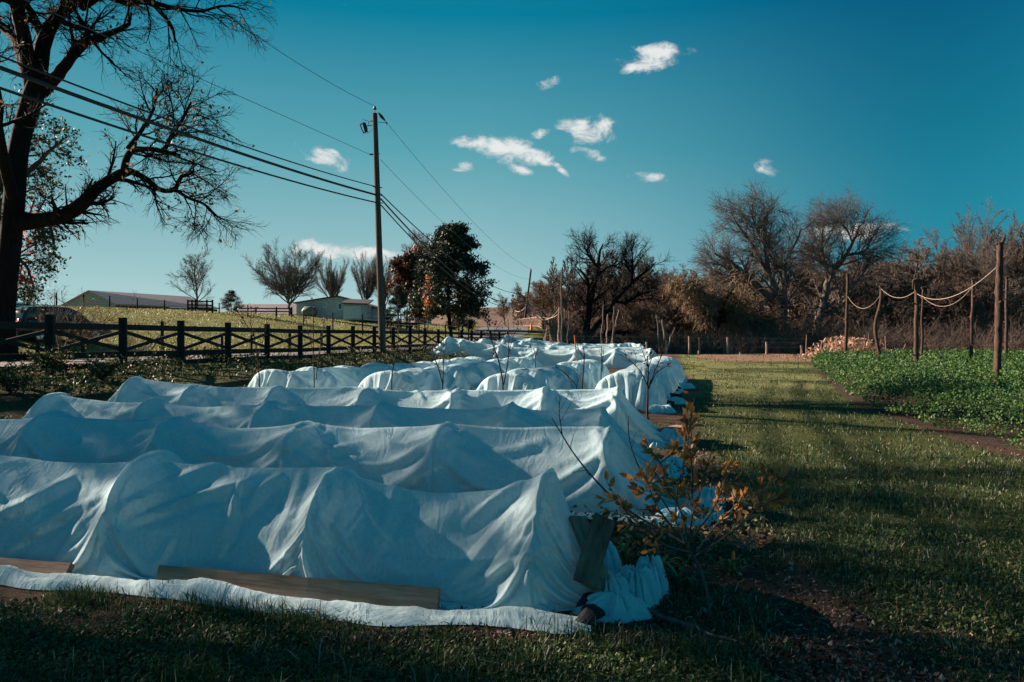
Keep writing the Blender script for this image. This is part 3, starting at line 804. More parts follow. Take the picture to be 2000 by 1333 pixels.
def generic(seed, H, kind, base=(0, 0, 0)):
    """levels of branch polylines for a bare tree of height H rooted at base"""
    rng = np.random.default_rng(seed)
    K = dict(
        round=dict(tr=.86, r=.022, l1=(24, .2, .98, .62, (35, 66), .09, .10), l2=(13, .25, 1, .52, (25, 55), .05, .13), l3=(8, .2, 1, .45, (25, 60), .04, .16)),
        vase=dict(tr=.30, r=.030, l1=(20, .55, 1, 2.7, (8, 58), .045, .05), l2=(20, .16, 1, .36, (18, 48), .05, .09), l3=(13, .12, 1, .45, (20, 45), .04, .13)),
        pollard=dict(tr=.34, r=.034, l1=(20, .5, 1, 1.9, (10, 46), .09, .05), l2=(15, .12, 1, .42, (12, 34), .08, .06), l3=(11, .1, 1, .42, (12, 32), .06, .08)),
        upright=dict(tr=.55, r=.015, l1=(26, .15, 1, .95, (12, 36), .06, .05), l2=(16, .2, 1, .38, (15, 35), .06, .08), l3=(8, .1, 1, .45, (15, 40), .05, .10)),
        spread=dict(tr=.42, r=.028, l1=(13, .3, 1, 1.35, (20, 65), .07, .12), l2=(16, .2, 1, .42, (30, 60), .04, .14), l3=(10, .2, 1, .45, (25, 60), .02, .16)),
        slim=dict(tr=1.0, r=.011, l1=(22, .3, .98, .22, (25, 50), .12, .07), l2=(9, .2, 1, .5, (20, 45), .08, .1), l3=(6, .2, 1, .5, (20, 50), .04, .12)),
        willow=dict(tr=.38, r=.035, l1=(13, .4, 1, 1.25, (15, 70), -.02, .10), l2=(16, .2, 1, .42, (30, 75), -.10, .12), l3=(16, .2, 1, 1.05, (30, 80), -.42, .05)),
        brush=dict(tr=.16, r=.02, l1=(16, .2, 1, 5., (10, 60), .04, .10), l2=(11, .2, 1, .38, (20, 50), .04, .12), l3=(6, .2, 1, .5, (20, 55), .02, .15)),
    )[kind]
    n = 9
    z = np.linspace(0, K['tr']*H, n)
    x = np.cumsum(rng.normal(0, .012*H, n)); y = np.cumsum(rng.normal(0, .012*H, n)); x -= x[0]; y -= y[0]
    P0 = (np.stack([x, y, z], 1)+np.array(base))[None]
    r0 = K['r']*H
    R0 = (r0*(1-.6*np.linspace(0, 1, n)**.8))[None]; R0[0, 0] *= 1.35
    if kind == 'round' or kind == 'slim': R0[0, -1] *= .3
    lev = [(P0, R0)]
    mm = (8, 7, 5)
    for i, k in enumerate(('l1', 'l2', 'l3')):
        nn, t0, t1, Lr, ang, up, wig = K[k]
        Pp, Rp = lev[-1]
        if i == 2 and kind != 'willow': nn = int(nn*1.3)
        lev.append(grow(Pp, Rp, nn, t0, t1, Lr, ang, up, wig, mm[i], (.55, .55, .6)[i], seed*10+i, tip=.25, minr=(.045, .022, .0135)[i]*max(H/12, .35), taperL=.45 if kind in ('round', 'slim') else .3))
    if kind not in ('willow', 'brush'):
        lev.append(grow(*lev[-1], 4, .1, 1, .5, (20, 55), .02, .1, 3, .6, seed*10+7, tip=.4, minr=.0105*max(H/12, .35), taperL=.3))
    return lev

PROTO = {}
def proto_tree(key, seed, H, kind, mat, leafmat_=None, leafn=0, leafsize=.12):
    """build the meshes of one tree kind once, at unit placement"""
    lev = generic(seed, H, kind)
    if kind in ('spread', 'upright', 'slim', 'vase', 'willow'): lev = lev[:1]+[(P, R*((1.0, 1.15, 1.2, 1.2) if kind == 'vase' else (1.3, 1.7, 1.9, 1.9))[i]) for i, (P, R) in enumerate(lev[1:])]
    root = empty('bare_tree', (0, 0, 0))
    mb = MB(); tubes(mb, *lev[0], 9); tubes(mb, *lev[1], 6)
    mb.build('trunk', mat, root)
    mb = MB(); tubes(mb, *lev[2], 4)
    if kind == 'willow':
        mb.build('branches', mat, root)
        mb = MB(); tubes(mb, *lev[3], 3); mb.build('hanging_twigs', M['willow_twig'], root)
    else:
        for l in lev[3:]: tubes(mb, *l, 3)
        mb.build('twigs', mat, root)
    if leafn:
        rng = np.random.default_rng(seed); T = tips(lev[3][0], frac=.7); T = T[rng.integers(0, len(T), leafn)]+rng.normal(0, .15, (leafn, 3))
        mb = MB(); leaves(mb, T, leafsize, seed); mb.build('leaves', leafmat_, root)
    H = float(max(P[..., 2].max() for P, R in lev))
    PROTO[key] = (root, H)
    root['_used'] = 0
    return root

def put_tree(key, px, Y, top_py, label, cat='tree', group=None, rz=0., name=None, sxy=1., zbase=None, base_py=None):
    root, H = PROTO[key]
    X = (px-1000)*Y/F
    z = gz(X, Y)
    Ht = CAMZ-(top_py-HY)*Y/F-z
    s = Ht/H
    if root['_used'] == 0:
        r = root; root['_used'] = 1
    else:
        r = root.copy(); COL.objects.link(r)
        for ch in root.children:
            c = ch.copy(); COL.objects.link(c); c.parent = r
    if name: r.name = name
    r.location = (X, Y, z-.1); r.rotation_euler = (0, 0, rz); r.scale = (s*sxy, s*sxy, s)
    return tag(r, label, cat, group)

def authored_tree(name, limbs, Y, mat, label, cat, spec, seed, leaves_=None, minr=.02, group=None, k0=9, dY=None, rm=1.):
    """limbs: list of point lists; children are grown from them"""
    base = P3(limbs[0][0][0], limbs[0][0][1], Y); base[2] = gz(base[0], base[1])
    root = empty(name, base, label, cat, group)
    LP, LR = [], []
    for i, l in enumerate(limbs):
        p, r = limb(l, Y, 16, seed+i); r = r*rm
        rng = np.random.default_rng(seed+i)
        if i: 
            p[3:, 1] += np.cumsum(rng.normal(0, .035*np.linalg.norm(p[-1]-p[0])/4, 13))
        LP.append(p); LR.append(r)
    P0 = np.array(LP); R0 = np.array(LR)
    mb = MB(); tubes(mb, P0, R0, k0, cap=True)
    mb.build('trunk', mat, root, base)
    lev = [(P0[spec.get('skip', 0):], R0[spec.get('skip', 0):])]
    for i, k in enumerate(spec['lv']):
        nn, t0, t1, Lr, ang, up, wig, absL = k
        Pp, Rp = lev[-1]
        lev.append(grow(Pp, Rp, nn, t0, t1, Lr, ang, up, wig, (7, 6, 5)[i], (.5, .55, .6)[i], seed*10+i, tip=.3, absL=absL, minr=minr*(1, .5, .33)[i], taperL=.35))
    mb = MB(); 
    for i, l in enumerate(lev[1:]): tubes(mb, *l, (5, 4, 3)[i])
    mb.build('twigs', mat, root, base)
    return root, base, lev

def build_big_tree():
    Y = 27.5
    L = [
        [(4, 706, 36), (4, 660, 25), (8, 600, 21), (16, 520, 20), (24, 440, 20), (30, 370, 19.5), (34, 310, 19), (48, 240, 18), (66, 185, 20), (76, 158, 20)],
        [(66, 175, 17), (56, 130, 15), (46, 70, 13, -1), (34, 0, 12, -2), (30, -80, 10, -3), (50, -180, 7, -3), (40, -260, 4, -4)],
        [(74, 165, 17), (82, 100, 15), (92, 60, 14), (130, 28, 11, 1), (170, -2, 9, 1), (215, -50, 7, 2), (240, -120, 5, 2), (300, -200, 3, 3)],
        [(84, 75, 9), (66, 35, 8), (52, 10, 6, -1), (20, -40, 5, -2), (-40, -100, 4, -3)],
        [(80, 180, 14), (100, 162, 12), (131, 124, 10, -1), (172, 84, 8, -1), (220, 66, 6, -2), (256, 52, 4, -2), (258, 28, 2.5, -2)],
        [(172, 84, 6), (170, 60, 5), (160, 45, 4), (150, 33, 2.5)],
        [(34, 432, 22), (70, 433, 15), (108, 424, 14, -.5), (152, 398, 13, -1), (186, 362, 11, -1), (220, 341, 10, -1), (245, 331, 9, -1)],
        [(242, 333, 7, -1), (247, 310, 7, -1), (258, 294, 6.5, -1), (290, 291, 5, -1.5), (322, 297, 4.5, -2), (350, 303, 3, -2)],
        [(320, 296, 4, -1.8), (328, 280, 4, -2), (338, 258, 3.5, -2), (357, 234, 3, -2.4), (372, 200, 2, -3)],
        [(246, 333, 7, -1), (264, 338, 6, -.6), (289, 353, 5.5, -.2), (314, 372, 5, 0), (342, 371, 4.5, 0), (354, 346, 4, 0), (378, 338, 3, 0), (378, 312, 2.5, 0)],
        [(342, 371, 3.5, 0), (370, 388, 3, .3), (400, 400, 2.5, .5), (425, 425, 2, .8)],
        [(160, 15, 8, 1), (200, -8, 7, .5), (240, 3, 7, 0), (290, 4, 6, 0), (316, 26, 4.5, -.5), (340, 58, 3.5, -1), (348, 88, 2, -1)],
        [(290, 3, 5, 0), (340, 16, 4, 0), (390, 22, 3, .5), (440, 10, 2.2, .5), (480, 20, 1.4, 1)],
        [(240, 0, 5, 0), (290, -30, 4, 1), (360, -50, 3.2, 1.5), (430, -40, 2.5, 2), (480, -20, 1.5, 2)],
        [(30, 400, 12), (12, 330, 11, -1), (6, 250, 10, -2), (3, 150, 9, -3), (-20, 60, 8, -4), (-60, -40, 6, -5)],
        [(60, 160, 12), (20, 70, 9, 2), (-30, 30, 8, 3), (-100, -30, 6, 4), (-180, -80, 4, 5)],
        [(34, 20, 8, -2), (-30, -100, 6, 0), (-90, -220, 4, 1), (-120, -300, 3, 1)],
        [(28, -60, 8, -3), (100, -180, 6, -4), (170, -260, 4, -4), (230, -330, 2.5, -5)],
        [(22, 480, 12), (-40, 380, 9, 1), (-110, 320, 7, 2), (-190, 300, 4, 3)],
        [(250, 290, 5, -1), (280, 250, 4, -.5), (300, 215, 3, 0), (310, 175, 2, 0)],
        [(30, -60, 9, -2), (10, -200, 7, -2), (30, -340, 5, -1), (20, -440, 3, 0)],
        [(60, -130, 7, -3), (150, -170, 5, -5), (260, -240, 3.5, -7), (340, -260, 2, -8)],
        [(215, -50, 7, 2), (320, -110, 6, 2), (430, -150, 5, 1), (540, -170, 3.5, 0), (640, -190, 2, 0)],  # unseen crown limbs above the frame, added to cast shade
        [(240, -120, 6, 2), (330, -230, 5, 1), (420, -330, 4, -1), (520, -380, 2.5, -2)],
        [(100, -180, 7, -4), (220, -330, 6, -5), (330, -430, 4, -6), (420, -520, 2.5, -7)],
        [(10, -200, 7, -2), (90, -360, 6, 2), (180, -480, 4, 4), (260, -600, 2.5, 5)],
        [(300, -200, 5, 3), (420, -240, 4, 5), (540, -260, 3, 6), (600, -300, 2, 7)],
        [(10, -150, 6, -2), (-80, -200, 5, 2), (-160, -280, 3, 4), (-200, -330, 2, 6)],
    ]
    spec = dict(skip=1, lv=[(10, .15, 1, 0, (25, 65), .01, .13, 1.9), (8, .15, 1, 0, (20, 50), -.02, .14, .95), (6, .1, 1, 0, (20, 50), -.03, .13, .5)])
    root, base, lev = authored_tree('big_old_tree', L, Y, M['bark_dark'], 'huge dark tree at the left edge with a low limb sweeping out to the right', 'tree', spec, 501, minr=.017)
    rng = np.random.default_rng(5)
    T = tips(lev[3][0], frac=.8)
    px = 1000+T[:, 0]/T[:, 1]*F; py = HY-(T[:, 2]-CAMZ)/T[:, 1]*F
    dens = np.exp(-((px-330)/75)**2-((py-235)/50)**2)*.9+np.exp(-((px-200)/55)**2-((py-310)/40)**2)*1.2+np.exp(-((px-380)/60)**2-((py-385)/35)**2)*.8+.10*(py > -50)+.55*(py <= -50)  # leaves kept denser above the frame to cast shade
    dens = dens*np.where(py > -30, .55, 1.); keep = rng.random(len(T)) < dens*.32
    T = T[keep]+rng.normal(0, .05, (keep.sum(), 3))
    mb = MB(); leaves(mb, T, .14, 3); mb.build('leaves', M['tree_leaf'], root, base)
    # leafy tree standing right behind, only its foliage shows round the trunk
    Y2 = 31.
    L2 = [[(-12, 690, 22), (-14, 560, 18), (-10, 430, 16), (-25, 320, 13), (-20, 240, 9), (-30, 150, 6)],
          [(-10, 430, 9), (30, 360, 7), (70, 320, 5), (100, 290, 3), (125, 270, 2)],
          [(-12, 380, 8), (20, 300, 6), (60, 250, 4), (75, 220, 2)],
          [(-12, 460, 8), (40, 430, 5), (80, 420, 4), (100, 450, 3), (108, 490, 1.5)],
          [(-12, 520, 7), (20, 500, 5), (50, 520, 3), (62, 550, 2)],
          [(-15, 400, 8), (-70, 330, 6), (-120, 300, 4), (-150, 260, 2)],
          [(-18, 300, 7), (-60, 220, 5), (-110, 180, 3), (-140, 120, 2)]]
    spec = dict(skip=1, lv=[(13, .15, 1, 0, (30, 75), .0, .16, 1.5), (8, .15, 1, 0, (25, 60), -.03, .17, .8), (5, .1, 1, 0, (20, 60), -.05, .16, .4)])
    r2, b2, lev = authored_tree('leafy_tree', L2, Y2, M['bark_grey'], 'grey trunked tree with small dark leaves, mostly hidden behind the huge dark tree', 'tree', spec, 777, minr=.015)
    T = tips(lev[3][0], frac=.9); T = T[rng.random(len(T)) < .30]; T = T+rng.normal(0, .12, T.shape)
    px = 1000+T[:, 0]/T[:, 1]*F; py = HY-(T[:, 2]-CAMZ)/T[:, 1]*F
    red = (py > 395) & (py < 560) & (px < 70) & (rng.random(len(T)) < .55)
    mb = MB(); leaves(mb, T[~red], .16, 4); mb.build('leaves', M['ivy_leaf'], r2, b2)
    mb = MB(); leaves(mb, T[red], .16, 5); o = mb.build('leaves', M['rust_orange'], r2, b2); o['label'] = 'orange and red autumn leaves'
M['rust_orange'] = leafmat('orange_red_leaf', [(0, (.45, .09, .02)), (.6, (.35, .05, .03)), (1, (.5, .2, .04))], .5)

def shade_trees():
    """unseen trees, added left of the frame to throw dappled shade on the near beds"""
    lab = ['bare roadside tree just outside the left edge of the frame', 'second bare roadside tree further left outside the frame', 'third bare roadside tree outside the frame on the left', 'fourth bare roadside tree outside the frame on the left', 'fifth bare roadside tree outside the frame on the left']
    for k, (x, y, h) in enumerate(SHADE):
        root, H = PROTO['shade']
        if k == 0: r = root; root['_used'] = 1
        else:
            r = root.copy(); COL.objects.link(r)
            for ch in root.children:
                c = ch.copy(); COL.objects.link(c); c.parent = r
        r.name = 'unseen_shade_tree'
        r.location = (x, y, gz(x, y)-.1); r.rotation_euler = (0, 0, k*1.3); s = h/H; r.scale = (s, s, s)
        tag(r, lab[k], 'tree')
SHADE = [(-21, 13.4, 13.5), (-14.5, 8.8, 8.5), (-24, 18.2, 14)]  # x, y, height of the unseen trees added to shade the near beds

def conifer(name, px, Y, top, base_w, label, seed, mat='needle', shape='pine', dens=1., base_py=None, lean=0, low=.18):
    """pine: trunk, whorled limbs and tufts of needles"""
    rng = np.random.default_rng(seed)
    X = (px-1000)*Y/F; z0 = gz(X, Y)-.1; H = CAMZ-(top-HY)*Y/F-z0; Wd = base_w*Y/F
    root = empty(name, (X, Y, z0), label, 'tree')
    z = np.linspace(0, H*.97, 10); Pt = np.stack([X+lean*z+.02*H*np.sin(z/H*5+seed), Y+0*z, z0+z], 1)[None]
    Rt = (H*.02*(1-.85*z/H))[None]
    mb = MB(); tubes(mb, Pt, Rt, 8); mb.build('trunk', M['bark_dark'], root, (X, Y, z0))
    n = int(46*dens)
    t = low+(1-low)*np.sort(rng.random(n))**.9
    if shape == 'pine': prof = np.sin(np.clip((1-t)/(1-low), 0, 1)*PI*.62+.12)**.8
    elif shape == 'oval': prof = np.sin(np.clip((1-t)/(1-low), .02, 1)*PI*.80)**.6
    else: prof = ((1-t)/(1-low))**.8+.06
    L = Wd/2*prof*rng.uniform(.6, 1.15, n)
    az = np.arange(n)*2.4+rng.normal(0, .4, n)
    p0 = np.stack([np.interp(t*H, z, Pt[0, :, 0]), np.full(n, Y), z0+t*H], 1)
    m = 6; u = np.linspace(0, 1, m)
    dz = (.10+.45*(t-.5))[:, None]*L[:, None]*u[None]+.12*L[:, None]*np.sin(u*PI)[None]*rng.normal(0, 1, (n, 1))
    Pb = np.stack([p0[:, 0:1]+np.cos(az)[:, None]*L[:, None]*u, p0[:, 1:2]+np.sin(az)[:, None]*L[:, None]*u, p0[:, 2:3]+dz], -1)
    Rb = np.maximum(H*.006*(1-.8*u)[None]*np.ones((n, 1)), .01)
    P2, R2 = grow(Pb, Rb, 9, .3, 1, .36, (25, 60), .05, .1, 4, .6, seed, minr=.01)
    mb = MB(); tubes(mb, Pb, Rb, 4); tubes(mb, P2, R2, 3); mb.build('branches', M['bark_dark'], root, (X, Y, z0))
    C = np.concatenate([P2[:, 1:].reshape(-1, 3), Pb[:, 3:].reshape(-1, 3)])
    nn = int(30*dens)
    C = np.repeat(C, 14, 0); C = C+rng.normal(0, Wd*.028+.06, C.shape)*np.array([1, 1, .7])
    mb = MB(); leaves(mb, C, .032*H, seed, aspect=2.2); mb.build('needles', M[mat], root, (X, Y, z0))
    return root

def leafy(name, px, Y, top, width, label, seed, mat, n=5000, ls=.25, kind='round', bark='bark_brown', cat='tree', low=.1):
    X = (px-1000)*Y/F; z0 = gz(X, Y)-.1; H = CAMZ-(top-HY)*Y/F-z0
    root = empty(name, (X, Y, z0), label, cat)
    lev = generic(seed, H, kind); rng = np.random.default_rng(seed)
    W0 = np.abs(lev[3][0][..., 0]).max()*2*.75; s = width*Y/F/W0
    for i, (P, R) in enumerate(lev): P[..., :2] *= s if i else 1; P += np.array([X, Y, z0])
    mb = MB(); tubes(mb, *lev[0], 7); tubes(mb, *lev[1], 5); mb.build('trunk', M[bark], root, (X, Y, z0))
    mb = MB(); tubes(mb, *lev[2], 4); tubes(mb, *lev[3], 3); mb.build('twigs', M[bark], root, (X, Y, z0))
    T = lev[3][0].reshape(-1, 3); T = T[rng.integers(0, len(T), n)]+rng.normal(0, .02*H, (n, 3))
    T = T[T[:, 2] > z0+H*low]
    mb = MB(); leaves(mb, T, ls, seed); mb.build('leaves', M[mat], root, (X, Y, z0))
    return root

def build_trees():
    build_big_tree()
    proto_tree('shade', 61, 14, 'round', M['bark_dark'], M['tree_leaf'], 1300, .2)
    shade_trees()
    # ---- hill side, left
    proto_tree('round', 3, 12, 'round', M['bark_mid'])
    put_tree('round', 388, 78, 482, 'small round-crowned bare tree on the hill crest beside the little rail fence', sxy=.95)
    proto_tree('vase', 4, 13, 'vase', M['bark_mid'])
    put_tree('vase', 566, 88, 457, 'large fan-shaped bare tree on the hill crest, left of the pale gabled house', sxy=1.0, rz=1)
    proto_tree('pollard', 5, 12, 'pollard', M['bark_mid'])
    put_tree('pollard', 650, 112, 494, 'bare brush-topped tree rising behind the gabled house roof', sxy=.85)
    put_tree('pollard', 712, 108, 480, 'taller brush-topped bare tree just left of the utility pole', rz=2, sxy=.8)
    put_tree('pollard', 752, 118, 490, 'brush-topped bare tree half hidden behind the utility pole', rz=4, sxy=.8)
    put_tree('round', 822, 122, 440, 'bare crown standing over the silo dome behind the pines', rz=2.2, sxy=1.1)
    conifer('pine_tree', 452, 95, 570, 40, 'small dark pine on the hill crest between two bare trees', 71, shape='pine', dens=.7, low=.08)
    conifer('pine_tree', 880, 74, 450, 155, 'tallest dark green pine, beside the road left of its bend', 72, shape='pine', dens=1.5, low=.2)
    conifer('pine_tree', 905, 82, 560, 70, 'low dark pine under the right side of the tallest pine', 73, shape='oval', dens=.8, low=.12)
    conifer('pine_tree', 778, 86, 560, 60, 'grey-green low pine just right of the utility pole', 74, mat='needle_grey', shape='cone', dens=.7, low=.1)
    leafy('rusty_tree', 812, 90, 500, 100, 'dense rusty brown tree between the utility pole and the tallest pine', 75, 'rust_leaf', 15000, .5)
    leafy('orange_tree', 832, 72, 556, 24, 'small bright orange autumn tree in front of the dark pines', 76, 'bright_orange_leaf', 420, .26, kind='slim')
    # ---- authored big ones of the right-hand treeline
    sp = dict(lv=[(15, .15, 1, 0, (25, 65), .03, .13, 3.6), (12, .15, 1, 0, (20, 55), .0, .14, 1.9), (8, .1, 1, 0, (20, 55), -.03, .12, 1.1)])
    A = [[(1540, 700, 17), (1535, 660, 15), (1528, 620, 12), (1512, 590, 12), (1490, 570, 10), (1460, 540, 8), (1430, 515, 5), (1395, 495, 2.5)],
         [(1526, 618, 10), (1512, 565, 8), (1500, 530, 7), (1494, 480, 5), (1490, 430, 3), (1510, 405, 1.5)],
         [(1500, 535, 5), (1470, 480, 4), (1440, 440, 2.5), (1425, 415, 1.5)],
         [(1533, 640, 8), (1534, 560, 6), (1538, 510, 4), (1560, 470, 2.5), (1568, 445, 1.5)],
         [(1470, 550, 6), (1440, 545, 5), (1412, 520, 3), (1390, 515, 1.5)],
         [(1494, 480, 4), (1475, 440, 3), (1468, 415, 1.5)],
         [(1534, 560, 4), (1505, 500, 3), (1490, 490, 2)]]
    authored_tree('bare_tree', A, 76, M['bark_mid'], 'tallest curving bare tree right of the weeping willow, its crown above the treeline', 'tree', sp, 801, minr=.028, rm=.72)
    Bt = [[(1588, 705, 14), (1592, 660, 12), (1600, 620, 11), (1612, 580, 9), (1618, 545, 8), (1645, 510, 6), (1665, 475, 4), (1680, 440, 2)],
          [(1617, 545, 6), (1608, 500, 4.5), (1606, 460, 3), (1612, 435, 1.5)],
          [(1640, 518, 5), (1605, 515, 3), (1585, 480, 2)],
          [(1602, 620, 7), (1640, 600, 6), (1665, 560, 4), (1690, 520, 3), (1705, 485, 1.5)],
          [(1650, 500, 4), (1690, 490, 3), (1700, 470, 1.5)],
          [(1665, 475, 3), (1655, 450, 2), (1640, 432, 1.2)]]
    authored_tree('bare_tree', Bt, 78, M['bark_mid'], 'wide forking bare tree in front of the low flat cloud', 'tree', sp, 811, minr=.028, rm=.72)
    Ct = [[(1148, 705, 12), (1145, 660, 11), (1150, 610, 8), (1160, 560, 6), (1168, 520, 5), (1172, 490, 3), (1178, 476, 1.5)],
          [(1146, 665, 9), (1170, 630, 7), (1200, 590, 6), (1232, 555, 5), (1262, 530, 3), (1275, 520, 1.5)],
          [(1147, 650, 9), (1147, 600, 7), (1149, 560, 6), (1140, 535, 4), (1128, 525, 2)],
          [(1168, 525, 4), (1150, 500, 3), (1140, 482, 1.5)],
          [(1232, 555, 4), (1236, 520, 3), (1234, 490, 1.5)],
          [(1165, 540, 4), (1190, 520, 3), (1205, 518, 2), (1225, 500, 1)],
          [(1200, 590, 4), (1225, 590, 4), (1250, 575, 3), (1270, 570, 2)],
          [(1146, 680, 8), (1190, 650, 5), (1235, 650, 3), (1260, 640, 2)]]
    sp2 = dict(lv=[(14, .2, 1, 0, (25, 60), .05, .12, 2.4), (8, .15, 1, 0, (20, 50), .03, .12, 1.2), (7, .1, 1, 0, (20, 50), .0, .12, .7)])
    authored_tree('bare_tree', Ct, 72, M['bark_dark'], 'dark many-limbed bare tree just right of the bean poles, limbs leaning right', 'tree', sp2, 821, minr=.027, rm=.72)
    # ---- prototypes of the treeline and their copies
    proto_tree('upright', 12, 16, 'upright', M['bark_mid'])
    proto_tree('spread', 13, 12, 'spread', M['bark_mid'])
    proto_tree('spread2', 23, 12, 'spread', M['bark_brown'])
    proto_tree('slim', 14, 14, 'slim', M['bark_mid'])
    proto_tree('willow', 15, 11, 'willow', M['bark_dark'])
    proto_tree('brush', 16, 5, 'brush', M['bark_brown'])
    proto_tree('browntree', 17, 11, 'round', M['bark_brown'], M['far_leaf_brown'], 3800, .2)
    g = 'bare trees of the treeline'
    put_tree('vase', 1925, 82, 384, 'tallest brush-like bare tree near the right edge of the treeline', group=g, sxy=.72, rz=2.5)
    put_tree('willow', 1400, 72, 514, 'pale brown weeping willow at the end of the grass path', 'willow tree', name='willow_tree', sxy=1.0)
    put_tree('willow', 1320, 80, 530, 'darker weeping willow left of the pale one', 'willow tree', name='willow_tree', rz=2, sxy=.95)
    rows = [
        ('browntree', 985, 122, 568, 'pale yellowish-brown leafy tree where the road disappears'),
        ('browntree', 1015, 112, 556, 'yellowish-brown leafy tree left of the far utility pole'),
        ('browntree', 1062, 96, 530, 'brown-leaved tree just right of the far utility pole'),
        ('browntree', 1105, 92, 545, 'brown-leaved tree behind the bean poles'),
        ('slim', 1078, 90, 500, 'thin upright bare tree above the far utility pole'),
        ('slim', 1100, 88, 498, 'thin upright bare tree above the tall bean pole'),
        ('slim', 1127, 90, 500, 'thin upright bare tree left of the dark many-limbed one'),
        ('upright', 1190, 92, 488, 'bare tree behind the dark many-limbed one'),
        ('upright', 1243, 90, 495, 'upright bare tree right of the dark many-limbed one'),
        ('spread', 1280, 78, 520, 'arching bare tree left of the willows'),
        ('spread2', 1235, 74, 560, 'low brown bare tree under the upright one, left of the willows'),
        ('spread2', 1352, 86, 515, 'bare tree crown showing between the two willows'),
        ('spread', 1440, 84, 520, 'bare tree behind the right side of the pale willow'),
        ('spread2', 1565, 86, 470, 'brown bare tree between the two tallest forking trees'),
        ('spread2', 1498, 74, 590, 'low brown tangle of a tree under the tallest curving one'),
        ('spread', 1720, 84, 505, 'spreading bare tree left of the paired hop poles'),
        ('spread', 1782, 86, 462, 'tall spreading bare tree above the paired hop poles'),
        ('upright', 1835, 88, 478, 'upright bare tree between the paired hop poles and the tallest brush-like tree'),
        ('upright', 1985, 80, 440, 'upright bare tree at the right edge of the frame'),
        ('spread2', 1880, 78, 530, 'spreading brown tree under the tallest brush-like tree'),
        ('spread', 1965, 74, 560, 'low bare tree behind the nearest hop pole'),
        ('spread2', 1750, 76, 575, 'low brown bare tree behind the third hop pole'),
        ('spread2', 1675, 80, 570, 'low brown bare tree behind the leftmost hop pole'),
        ('spread', 1700, 90, 488, 'bare crown just right of the wide forking tree'),
        ('spread2', 1750, 92, 482, 'brown bare crown left of the tall spreading one'),
        ('upright', 1870, 90, 470, 'bare tree just left of the tallest brush-like tree'),
        ('spread2', 1820, 84, 500, 'brown bare tree under the upright one, between the paired hop poles and the nearest'),
        ('spread', 1345, 92, 512, 'bare rounded crown behind the two willows'),
        ('upright', 1460, 90, 500, 'upright bare tree left of the tallest curving one'),
        ('spread2', 1620, 90, 520, 'brown crown behind the trunk of the wide forking tree'),
        ('slim', 1160, 94, 500, 'slim bare tree behind the left fork of the dark many-limbed one'),
        ('slim', 1215, 94, 502, 'slim bare tree behind the right fork of the dark many-limbed one'),
        ('spread', 1075, 102, 522, 'rounded bare crown behind the tall bean pole'),
        ('spread2', 1140, 100, 520, 'brown crown filling the gap left of the dark many-limbed tree'),
        ('spread', 1205, 100, 515, 'rounded bare crown filling the forks of the dark many-limbed tree'),
        ('spread2', 1265, 98, 518, 'brown crown filling the gap right of the dark many-limbed tree'),
        ('spread', 1310, 98, 520, 'rounded bare crown above the darker willow'),
        ('spread2', 1385, 98, 508, 'brown crown rising above the pale willow'),
        ('spread', 1660, 96, 500, 'rounded bare crown right behind the wide forking tree'),
        ('spread', 2040, 78, 480, 'bare tree partly outside the right edge of the frame'),
    ]
    for i, (k, px, Y, top, lb) in enumerate(rows):
        put_tree(k, px, Y, top, lb, group=g, rz=i*2.1+.5, sxy=1.0+.12*math.sin(i*3), name='brown_leaved_tree' if k == 'browntree' else 'bare_tree')
    gb = 'low bare bushes at the foot of the treeline'
    bl = [(1085, 78, 618), (1118, 74, 640), (1215, 72, 620), (1262, 70, 630), (1470, 68, 622), (1550, 66, 615), (1610, 70, 600), (1640, 64, 632), (1700, 66, 610), (1740, 64, 628), (1790, 66, 600), (1830, 64, 622), (1865, 66, 605), (1925, 62, 615), (1975, 62, 600), (1360, 72, 640), (2030, 60, 610)]
    names = ['left of the bean poles', 'among the bean poles', 'right of the bean poles', 'left of the darker willow', 'right of the pale willow', 'under the tallest curving tree', 'under the wide forking tree', 'just left of the leftmost hop pole', 'between the two left hop poles', 'right of the second hop pole', 'behind the paired hop poles', 'right of the paired hop poles', 'left of the fifth hop pole', 'between the two right hop poles', 'behind the nearest hop pole', 'between the two willows', 'outside the right edge of the frame']
    for i, ((px, Y, top), nm) in enumerate(zip(bl, names)):
        put_tree('brush', px, Y, top, 'tangled bare brown bush '+nm, 'bush', gb, rz=i*1.7, name='bare_bush', sxy=1.1)
    # thicket: undergrowth nobody could count
    rng = np.random.default_rng(44)
    n = 26000
    px = rng.uniform(1050, 2180, n); Y = rng.uniform(66, 98, n); X = (px-1000)*Y/F
    k = X > Xr(Y)+6
    X = X[k]; Y = Y[k]; n = len(X); z = ground(X, Y)
    h = rng.uniform(1.0, 3.4, n)*(.5+.9*vnoise(X*.25, Y*.25, 3))*(.6+.5*smooth((Y-66)/8))
    dr = rng.normal(0, .45, (n, 2))*h[:, None]
    u = np.linspace(0, 1, 4)[None, :, None]
    Pp = np.concatenate([X[:, None, None]+dr[:, None, 0:1]*u**1.5, Y[:, None, None]+dr[:, None, 1:2]*u**1.5, z[:, None, None]+h[:, None, None]*(u-.12*u*u)], -1)
    mb = MB(); tubes(mb, Pp, np.linspace(.022, .008, 4)[None]*np.ones((n, 1)), 3)
    o = mb.build('undergrowth', M['thicket_twig']); tag(o, 'brown tangle of bare brushwood along the foot of the treeline', 'brushwood', kind='stuff')
    n = 36000
    px = rng.uniform(1050, 2180, n); Y = rng.uniform(72, 110, n); X = (px-1000)*Y/F; k = X > Xr(Y)+7; X = X[k]; Y = Y[k]; n = len(X)
    C = np.stack([X, Y, ground(X, Y)+rng.uniform(.1, 1, n)**1.3*5.5*(.35+vnoise(X*.2, Y*.2, 8))], 1)
